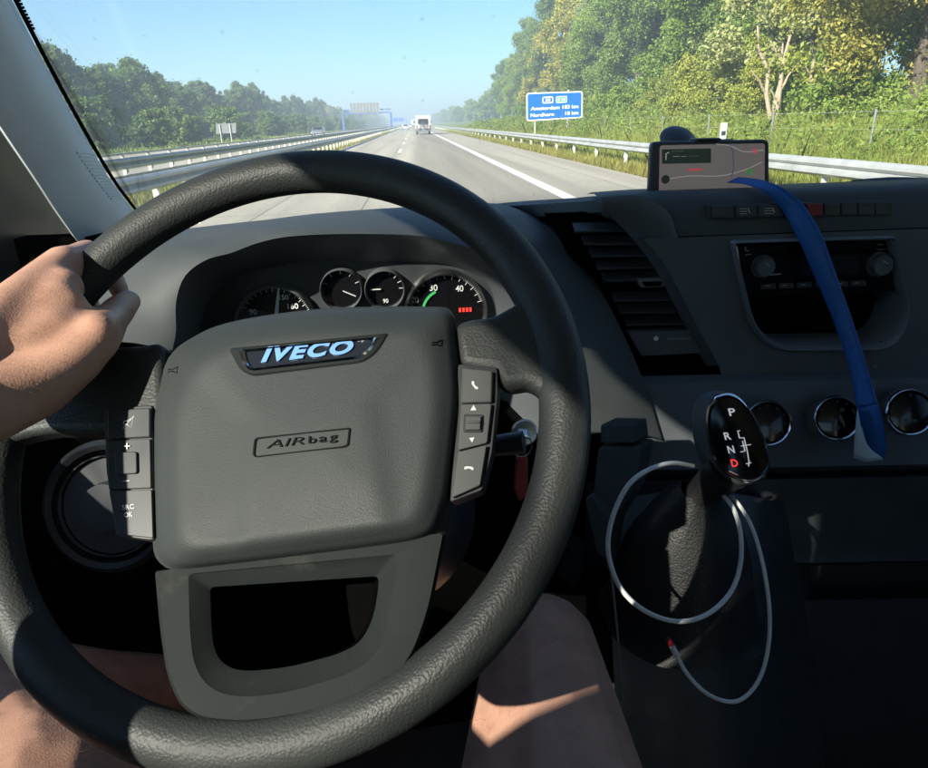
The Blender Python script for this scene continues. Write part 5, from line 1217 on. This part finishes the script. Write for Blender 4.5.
# column and shroud behind, stalks
b = B(); b.lathe(WC - WN * .075, -WN, [(.070, 0), (.080, .02), (.090, .12), (.095, .30), (0, .30)], 36, xd=WA, sy=1.1); 
col_ = thing('steering_column', 'black steering column shroud behind the wheel', 'steering column', WC - WN * .1); obj('shroud', b, M['black'], col_)
b = B(); b.tube([WC - WN * .08 + WA * .05, WC - WN * .075 + WA * .13 + WB * .005, WC - WN * .07 + WA * .175 + WB * .012], [.008, .007, .009], 12); obj('stalk', b, M['black'], col_)
b = B(); b.tube([WC - WN * .08 - WA * .05, WC - WN * .075 - WA * .13 + WB * .01, WC - WN * .07 - WA * .17 + WB * .02], [.008, .007, .009], 12); obj('stalk', b, M['black'], col_)
# key in the lock
ky = thing('key_ring', 'chrome key ring with a dark red tag hanging from the ignition lock', 'keys', PD(521, 440, .62))
c_ = PD(522, 446, .62)
b = B(); b.tube([c_ + Vector((math.cos(a) * .009, 0, math.sin(a) * .011)) for a in [2 * math.pi * i / 24 for i in range(25)]], .0008, 6, False); obj('ring', b, M['chrome'], ky)
b = B(); b.prism([PD(p.x, p.y, .622) for p in rounded(V2([(517, 458), (528, 458), (528, 496), (519, 502), (514, 490)]), 3)], (0, .006, 0)); obj('tag', b, M['red'], ky, bevel=.001)
b = B(); b.lathe(PD(524, 432, .655), -FW, [(.010, 0), (.013, .004), (.012, .012), (0, .013)], 24); b.bar(PD(523, 430, .64), PD(523, 438, .62), .010, .004); obj('key', b, M['brushed'], ky, bevel=.001)

# ------------------------------------------------------------------ gear lever
KF = 1.15
def PF(px, py, d): return PD(px, py, d * KF)
gl_ = thing('gear_lever', 'black gear lever with chrome ringed selector face between driver and dash', 'gear lever', PF(685, 600, .66))
GO = PF(739, 437, .60); GN = (EYE - GO).normalized() * .80 + Vector((-.30, -.18, .22)); GN.normalize()
def G(px, py, h=0.0): return PP(px, py, GO + GN * h, GN)
kf = closed_spline2(V2([(714.5, 395), (728.5, 392.3), (742.4, 399.5), (755, 417), (766, 441), (770.5, 460), (766.5, 475.5), (755, 483.5), (739, 480.5), (723, 472), (712.5, 456), (706.5, 432), (707, 408)]), 60)
kc = Vector((738, 438))
def G2(p, s, h): q = kc + (p - kc) * s; return G(q.x, q.y, h)
b = B(); b.loft([[G2(p, 1.0, -.003) for p in kf], [G2(p, 1.0, .001) for p in kf], [G2(p, .94, .0040) for p in kf], [G2(p, .885, .001) for p in kf], [G2(p, .88, -.002) for p in kf]], True); ck = obj('knob_ring', b, M['chrome'], gl_, angle=60)
b = B(); rr = [[G2(p, .89, -.0006) for p in kf], [G2(p, .6, .0008) for p in kf], [G2(p, .2, .0012) for p in kf]]; b.loft(rr, True); b.cap(rr[-1]); fc = obj('selector_face', b, M['gloss'], gl_)
sh = G(700, 440, 0) - G(722, 440, 0)
bd = [[G2(p, .985, -.002) for p in kf]]
for s, dp, k in ((1.03, .008, .25), (1.05, .018, .6), (1.02, .028, .85), (.90, .038, 1.0), (.66, .046, 1.05), (.3, .050, 1.05)):
    bd.append([G2(p, s, -dp) + sh * k * .75 for p in kf])
b = B(); b.loft(bd, True); b.cap(bd[-1]); obj('knob', b, M['dash_smooth'], gl_, angle=80)
for s, cx_, cy_, mm in (('P', 732, 412, 'lit_print'), ('R', 727.5, 436, 'lit_print'), ('N', 731, 449.5, 'lit_print'), ('D', 734.5, 463, 'led_red')):
    text_quad('lettering', s, [G(cx_ - 3.2 + .9, cy_ + 4, .0016), G(cx_ + 3.4 + .9, cy_ + 3.4, .0016), G(cx_ + 3.2 - .9, cy_ - 4, .0016), G(cx_ - 3.4 - .9, cy_ - 3.4, .0016)], M[mm], fc, 0, .02)
b = B()
for a, c_ in (((738, 432), (739.5, 438)), ((739.5, 438), (744, 437.6)), ((744, 437.6), (747.5, 452)), ((741, 446), (751, 444.5)), ((742.5, 441), (745, 451)), ((745, 451), (740.5, 452)), ((747.5, 452), (749, 462)), ((746, 463.8), (751.4, 462.6)), ((749.2, 460.4), (748.6, 466.4)), ((737, 431.2), (740, 430.6))):
    b.bar(G(*a, .0016), G(*c_, .0016), .0010, .0005)
obj('shift_pattern', b, M['lit_print'], fc)
b = B(); b.tube(spline([G(728, 470, -.02), PF(708, 488, .635), PF(690, 512, .65), PF(684, 545, .69)], 10), [r_ * KF for r_ in (.020, .018, .016, .015, .014, .013, .012, .012, .012, .012)], 20); obj('lever_shaft', b, M['gaiter'], gl_)
b = B(); gr = []
for k, (cx_, cy_, dp, rx_, ry_) in enumerate(((700, 488, .642, .018, .018), (694, 500, .655, .028, .027), (690, 514, .668, .042, .040), (687, 528, .678, .053, .05), (684, 546, .688, .061, .058), (682, 566, .697, .066, .064), (680, 588, .705, .070, .069), (679, 606, .712, .075, .075), (679, 614, .716, .082, .082))):
    ring_ = []; c_ = PF(cx_, cy_, dp)
    for i in range(72):
        a = 2 * math.pi * i / 72; w_ = 1 + .035 * math.sin(4 * a + k * .5) + .012 * math.sin(9 * a + k); ring_.append(c_ + KF * Vector((math.cos(a) * rx_ * w_, math.sin(a) * ry_ * w_, .003 * math.sin(3 * a + k * .9))))
    gr.append(ring_)
b.loft(gr, True); obj('gaiter', b, M['gaiter'], gl_, sub=2)
# console tower that carries the lever: driver's side panels take their outlines from sun patches
ct = thing('gear_console', 'dark console tower under the gear lever with panels outlined from sun patches on the driver side', 'console', PF(660, 640, .75))
def cpoly(name, pts, th, m='dash_smooth', bev=.003):
    b = B(); b.prism([PF(*p) for p in pts], th); return obj(name, b, M[m], ct, bevel=bev)
cpoly('upper_sun_patch', [(600, 424, .715), (634, 424, .72), (636, 444, .71), (600, 444, .705)], (.03, .04, -.01), 'pad')
cpoly('side_sun_patch', [(598, 447, .702), (642, 446, .715), (632, 492, .695), (610, 528, .68), (592, 494, .685)], (.03, .04, -.01), 'pad')
cpoly('knee_sun_patch', [(584, 500, .682), (592, 493, .682), (611, 522, .672), (604, 562, .665), (596, 552, .665)], (.03, .04, -.01), 'pad')
cpoly('foot_sun_patch', [(556, 575, .80), (566, 540, .80), (582, 552, .80), (584, 572, .79), (574, 590, .79)], (.02, .05, -.02), 'wheel_trim')
b = B(); b.loft([spline([PF(612, 500, .80), PF(690, 490, .84), PF(770, 500, .86), PF(815, 520, 1.0)], 16), spline([PF(612, 560, .77), PF(690, 560, .79), PF(765, 560, .82), PF(815, 570, .98)], 16), spline([PF(612, 640, .76), PF(690, 660, .77), PF(765, 660, .80), PF(820, 670, .96)], 16), spline([PF(625, 900, .78), PF(690, 900, .78), PF(770, 900, .80), PF(830, 900, .95)], 16)]); obj('tower', b, M['black'], ct)

# ------------------------------------------------------------------ charging cable
cb_ = thing('charging_cable', 'white charging cable looped round the gear lever', 'cable', PF(690, 600, .55))
path = [(693, 466, .63), (672, 463, .60), (650, 469, .58), (630, 483, .57), (615, 510, .565), (608, 540, .56), (611, 566, .555), (622, 590, .55), (642, 609, .55), (668, 620, .555), (692, 620, .56), (715, 609, .57), (733, 588, .58), (741, 560, .585), (740, 530, .59), (733, 508, .60), (722, 494, .62), (716, 488, .64)]
b = B(); b.tube(spline([PF(*p) for p in path], 90), .0023, 8); obj('cord', b, M['cable'], cb_)
path = [(716, 488, .64), (728, 494, .625), (740, 506, .61), (753, 530, .60), (763, 565, .595), (769, 605, .59), (769, 640, .59), (763, 670, .59), (752, 690, .585), (737, 701, .58), (718, 699, .575), (700, 688, .57), (686, 672, .57), (677, 656, .57)]
b = B(); b.tube(spline([PF(*p) for p in path], 80), .0020, 8); obj('cord', b, M['cable'], cb_)
b = B(); b.tube([PF(677, 656, .57), PF(672, 646, .57)], [.0032, .0030], 10); obj('plug', b, M['cable'], cb_); b = B(); b.tube([PF(671.5, 645, .57), PF(668, 638, .57)], [.0026, .0022], 8); obj('plug_tip', b, M['red'], cb_)
path = [(650, 470, .585), (625, 490, .575), (611, 520, .57), (609, 550, .57), (613, 590, .575), (618, 640, .585), (622, 700, .60)]
c2 = thing('thin_cable', 'thin grey cable hanging down beside the gear console', 'cable', PF(615, 600, .58)); b = B(); b.tube(spline([PF(*p) for p in path], 40), .0012, 6); obj('cord', b, M['trim'], c2)

# ------------------------------------------------------------------ driver's seat
se = thing('driver_seat', 'dark fabric driver seat under the driver', 'seat', (-.13, -.1, .55))
b = B(); b.prism([Vector((-.40, y, z)) for y, z in ((-.40, .78), (.38, .80), (.44, .86), (.42, .94), (.30, .96), (-.40, .90))], (.54, 0, 0)); obj('cushion', b, M['fabric'], se, bevel=.03, seg=4)
b = B(); b.prism([Vector((-.40, y, z)) for y, z in ((-.36, .86), (-.52, 1.52), (-.60, 1.62), (-.70, 1.60), (-.62, 1.4), (-.50, .84))], (.54, 0, 0)); obj('backrest', b, M['fabric'], se, bevel=.03, seg=4)
b = B(); b.box((-.13, -.66, 1.74), (.26, .10, .19)); b.tube([(-.19, -.64, 1.58), (-.19, -.65, 1.70)], .006); b.tube([(-.07, -.64, 1.58), (-.07, -.65, 1.70)], .006); obj('headrest', b, M['fabric'], se, bevel=.03, seg=4)
b = B(); b.box((-.13, -.05, .60), (.44, .6, .35)); obj('base', b, M['black'], se, bevel=.02)

# ------------------------------------------------------------------ the driver
ps = thing('person', 'person driving, left hand gripping the steering wheel, bare forearm and bare knees', 'person', (-.13, -.2, .9))
Z = lambda x, y, z: Vector((x, y, 1.5 + z))
b = B()
def caps(pts, bb=None):
    bb = bb or b
    for (a, ra1), (c_, rb1) in zip(pts[:-1], pts[1:]): bb.capsule(a, c_, ra1, rb1)
# left hand
wr = PD(-58, 392, .415)
mcp = [PD(63, 263, .525), PD(38, 287, .520), PD(16, 315, .505), PD(0, 344, .488)]
wrs = [PD(-44, 352, .424), PD(-52, 370, .420), PD(-58, 390, .416), PD(-58, 410, .414)]
for i in range(4):
    m_ = wrs[i].lerp(mcp[i], .55) + (EYE - mcp[i]).normalized() * .005
    caps([(wrs[i], .0170), (m_, .0155), (mcp[i], .0138 - .0006 * i)])
    if i < 3: caps([(wrs[i].lerp(wrs[i + 1], .5), .0175), (mcp[i].lerp(mcp[i + 1], .5), .0135)])
    k_ = wrs[i].lerp(mcp[i], .5) + FW * .012; caps([(wrs[i] + FW * .008, .018), (k_, .017), (mcp[i] + FW * .010, .0125)])
    caps([(mcp[i] + (EYE - mcp[i]).normalized() * .0035, .0115), (mcp[i], .012)])                    # knuckles
    t_ = m_ + (EYE - m_).normalized() * .0135; caps([(wrs[i].lerp(m_, .3) + (EYE - m_).normalized() * .012, .003), (t_ + (EYE - m_).normalized() * .0022, .0030), (mcp[i] + (EYE - mcp[i]).normalized() * .0125, .0034)])   # tendons
# web of skin between forefinger and thumb
caps([(PD(-10, 350, .445), .019), (PD(62, 288, .500), .0155)]); caps([(PD(-10, 362, .445), .020), (PD(66, 308, .487), .0152)]); caps([(PD(-6, 376, .444), .020), (PD(66, 328, .478), .0158)]); caps([(PD(0, 384, .444), .020), (PD(70, 346, .472), .0160)]); caps([(PD(8, 338, .458), .0165), (PD(58, 300, .488), .0160)]); caps([(PD(4, 360, .448), .018), (PD(56, 330, .472), .0165)]); caps([(PD(20, 300, .480), .0150), (PD(50, 290, .496), .0150)])
pip = [PD(88, 252, .574), PD(62, 276, .572), PD(40, 307, .556), PD(22, 340, .536)]
dip = [PD(112, 275, .594), PD(88, 304, .590), PD(66, 334, .574), PD(46, 366, .552)]
tip = [PD(120, 292, .588), PD(97, 322, .580), PD(75, 352, .564), PD(54, 384, .542)]
for i in range(4):
    s = (1.0, 1.02, .96, .86)[i]
    caps([(mcp[i], .0132 * s), (mcp[i].lerp(pip[i], .5), .0112 * s), (pip[i], .0110 * s), (pip[i].lerp(dip[i], .5), .0094 * s), (dip[i], .0093 * s), (tip[i], .0082 * s)])
# thumb: laid over the inner side of the rim, end joint bent away from the lens
caps([(PD(-34, 402, .420), .023), (PD(26, 386, .446), .0222), (PD(64, 366, .462), .0192), (PD(95, 340, .476), .0162), (PD(103, 330, .496), .0150), (PD(110, 320, .520), .0132), (PD(120, 309, .546), .0122), (PD(129, 301, .568), .0098)])
caps([(PD(-20, 412, .424), .023), (PD(40, 394, .454), .0165), (PD(84, 362, .474), .0130)])
caps([(PD(98, 331, .474), .0135), (PD(102, 328, .488), .0135)])                                       # thumb knuckle
# forearm: two bones side by side at the wrist, rounder at the elbow
el = Z(-.44, .04, -.21); wm = PD(-92, 404, .398)
for d_ in (Vector((-.010, -.004, .016)), Vector((.012, .004, -.016))): caps([(wm + d_ * .9, .0255), (wm.lerp(el, .45) + d_ * .8, .034), (el.lerp(wm, .12) + d_ * .6, .041)])
caps([(wrs[1], .022), (wm + Vector((0, 0, .008)), .026)]); caps([(wrs[3], .022), (wm - Vector((0, 0, .010)), .026)])
shl = Z(-.30, -.20, -.10); caps([(el, .041), (el.lerp(shl, .5), .048), (shl, .058)])
# right arm raised to the chest holding the camera phone
shr = Z(.06, -.20, -.10); er = Z(.17, -.07, -.36); wrr = Z(.075, -.075, -.12)
caps([(shr, .058), (shr.lerp(er, .5), .046), (er, .040), (er.lerp(wrr, .4), .038), (wrr, .026)])
for i in range(4):
    x = .055 - .0 * i; z = -.085 + .019 * i; caps([(wrr, .016), (Z(.058, -.085, z), .012)]); caps([(Z(.058, -.085, z), .0105), (Z(.030, -.105, z + .004), .009), (Z(.005, -.095, z + .006), .008), (Z(-.006, -.078, z + .006), .0075)])
caps([(wrr, .017), (Z(.052, -.05, -.085), .013), (Z(.030, -.040, -.060), .010), (Z(.012, -.038, -.045), .0085)])
# torso, neck, head with a face
for x in (-.20, -.12, -.04): caps([(Z(x, -.30, -.60), .115), (Z(x, -.33, -.38), .105), (Z(x, -.34, -.18), .108), (Z(x * .8 - .024, -.33, -.07), .07)])
caps([(shl, .06), (Z(-.12, -.30, -.04), .06), (shr, .06)])
caps([(Z(-.12, -.32, -.03), .058), (Z(-.12, -.29, .09), .054)])
hc = Z(-.12, -.27, .19); caps([(hc + Vector((0, -.02, .03)), .092), (hc + Vector((0, .02, -.05)), .066)]); caps([(hc + Vector((0, .045, -.085)), .03), (hc + Vector((0, .06, -.07)), .026)])
caps([(hc + Vector((0, .082, .012)), .009), (hc + Vector((0, .104, -.022)), .013)]); caps([(hc + Vector((-.022, .074, -.062)), .008), (hc + Vector((.022, .074, -.062)), .008)])
for s in (-1, 1):
    caps([(hc + Vector((s * .088, -.01, .02)), .013), (hc + Vector((s * .086, -.005, -.02)), .010)]); caps([(hc + Vector((s * .032, .070, .018)), .012), (hc + Vector((s * .030, .072, .018)), .012)])
# legs
knR = PD(541, 652, .745); thR = PD(556, 840, .575); hipR = Z(.00, -.22, -.60)
knL = PD(-30, 690, .70); thL = PD(30, 812, .545); hipL = Z(-.25, -.22, -.60)
caps([(hipR, .105), (thR, .092), (knR, .063)]); caps([(hipL, .105), (thL, .088), (knL, .063)])
anR = Vector((.10, 1.0, .56)); anL = Vector((-.30, .98, .56))
caps([(knR, .060), (knR.lerp(anR, .3) + Vector((0, -.015, 0)), .055), (anR, .036)]); caps([(knL, .060), (knL.lerp(anL, .3) + Vector((0, -.015, 0)), .055), (anL, .036)])
for a in (anR, anL): caps([(a, .036), (a + Vector((0, .16, -.07)), .028)]); caps([(a + Vector((0, -.04, -.05)), .034), (a + Vector((0, .16, -.075)), .030)])
bo_ = obj('body', b, M['skin'], ps, fix=False)
q = bo_.modifiers.new('skin', 'REMESH'); q.mode = 'VOXEL'; q.voxel_size = .0032; q.use_smooth_shade = True
q = bo_.modifiers.new('smooth', 'SMOOTH'); q.factor = .5; q.iterations = 9
dg_ = bpy.context.evaluated_depsgraph_get(); dg_.update(); ev = bo_.evaluated_get(dg_).to_mesh()
nv_ = len(ev.vertices); co_ = np.empty(nv_ * 3, np.float32); ev.vertices.foreach_get('co', co_); no_ = np.empty(nv_ * 3, np.float32); ev.vertices.foreach_get('normal', no_)
co_ = co_.reshape(-1, 3); no_ = no_.reshape(-1, 3); org_ = np.array(ORG[bo_.name]); wc_ = co_ + org_
wr_ = np.array(wrs[2]); el_ = np.array(el)
arm = (np.linalg.norm(wc_ - wr_, axis=1) < .13) | ((wc_[:, 0] < -.28) & (wc_[:, 1] < .42) & (wc_[:, 1] > .02) & (wc_[:, 2] > 1.15))
leg = (wc_[:, 2] > .72) & (wc_[:, 2] < 1.16) & (wc_[:, 1] > .30)
for nm_, mask, n_, ln in (('arm_hair', arm, 4200, .009), ('leg_hair', leg, 9000, .013)):
    ids = np.nonzero(mask)[0]; ids = ids[rng.integers(0, len(ids), n_)]
    p_ = co_[ids]; m_n = no_[ids]; fl = np.array([.55, .35, -.75]) + rng.normal(0, .35, (n_, 3)); fl -= m_n * (fl * m_n).sum(1)[:, None]; fl /= np.linalg.norm(fl, axis=1)[:, None]
    t_ = p_ + (fl * .9 + m_n * .35) * (ln * rng.uniform(.5, 1.1, n_))[:, None]; sd = np.cross(fl, m_n) * .00009
    ho = mesh_np(nm_, np.stack([p_ - sd - m_n * .0006, p_ + sd - m_n * .0006, t_], 1).reshape(-1, 3), 3, M['body_hair'], ps); ho['kind'] = 'stuff'
bo_.evaluated_get(dg_).to_mesh_clear()
def cloth(name, fn, m, vox=.009):
    global b
    b = B(); fn(); o = obj(name, b, M[m], ps, fix=False); q = o.modifiers.new('skin', 'REMESH'); q.mode = 'VOXEL'; q.voxel_size = vox; q.use_smooth_shade = True
    q = o.modifiers.new('smooth', 'SMOOTH'); q.factor = .5; q.iterations = 5
def shirt():
    for x in (-.20, -.12, -.04): caps([(Z(x, -.30, -.58), .124), (Z(x, -.33, -.38), .116), (Z(x, -.34, -.18), .118), (Z(x * .8 - .024, -.33, -.07), .08)])
    caps([(shl, .068), (Z(-.12, -.31, -.05), .068), (shr, .068)]); caps([(shl, .070), (shl.lerp(el, .55), .062)]); caps([(shr, .070), (shr.lerp(er, .55), .060)])
cloth('shirt', shirt, 'shirt')
def shorts_():
    caps([(hipR, .110), (hipR.lerp(thR, .78), .098)]); caps([(hipL, .110), (hipL.lerp(thL, .78), .098)]); caps([(hipL, .12), (hipR, .12)])
cloth('shorts', shorts_, 'shorts')
def hair_(): caps([(hc + Vector((0, -.035, .05)), .096), (hc + Vector((0, -.05, -.01)), .085)])
cloth('hair', hair_, 'hair')

# ------------------------------------------------------------------ the air
if HAZE:
    hz = B(); hz.box((0, 1350, 13.5), (2000, 3300, 31)); hzo = obj('haze', hz, None); hzo['kind'] = 'stuff'
    hm = bpy.data.materials.new('haze_air'); hm.use_nodes = True; nt = hm.node_tree; nt.nodes.remove(nt.nodes['Principled BSDF'])
    pv = nt.nodes.new('ShaderNodeVolumePrincipled'); pv.inputs['Color'].default_value = (.68, .82, .93, 1); pv.inputs['Density'].default_value = HAZE; pv.inputs['Anisotropy'].default_value = .0
    nt.links.new(pv.outputs[0], nt.nodes['Material Output'].inputs['Volume']); hzo.data.materials.append(hm)
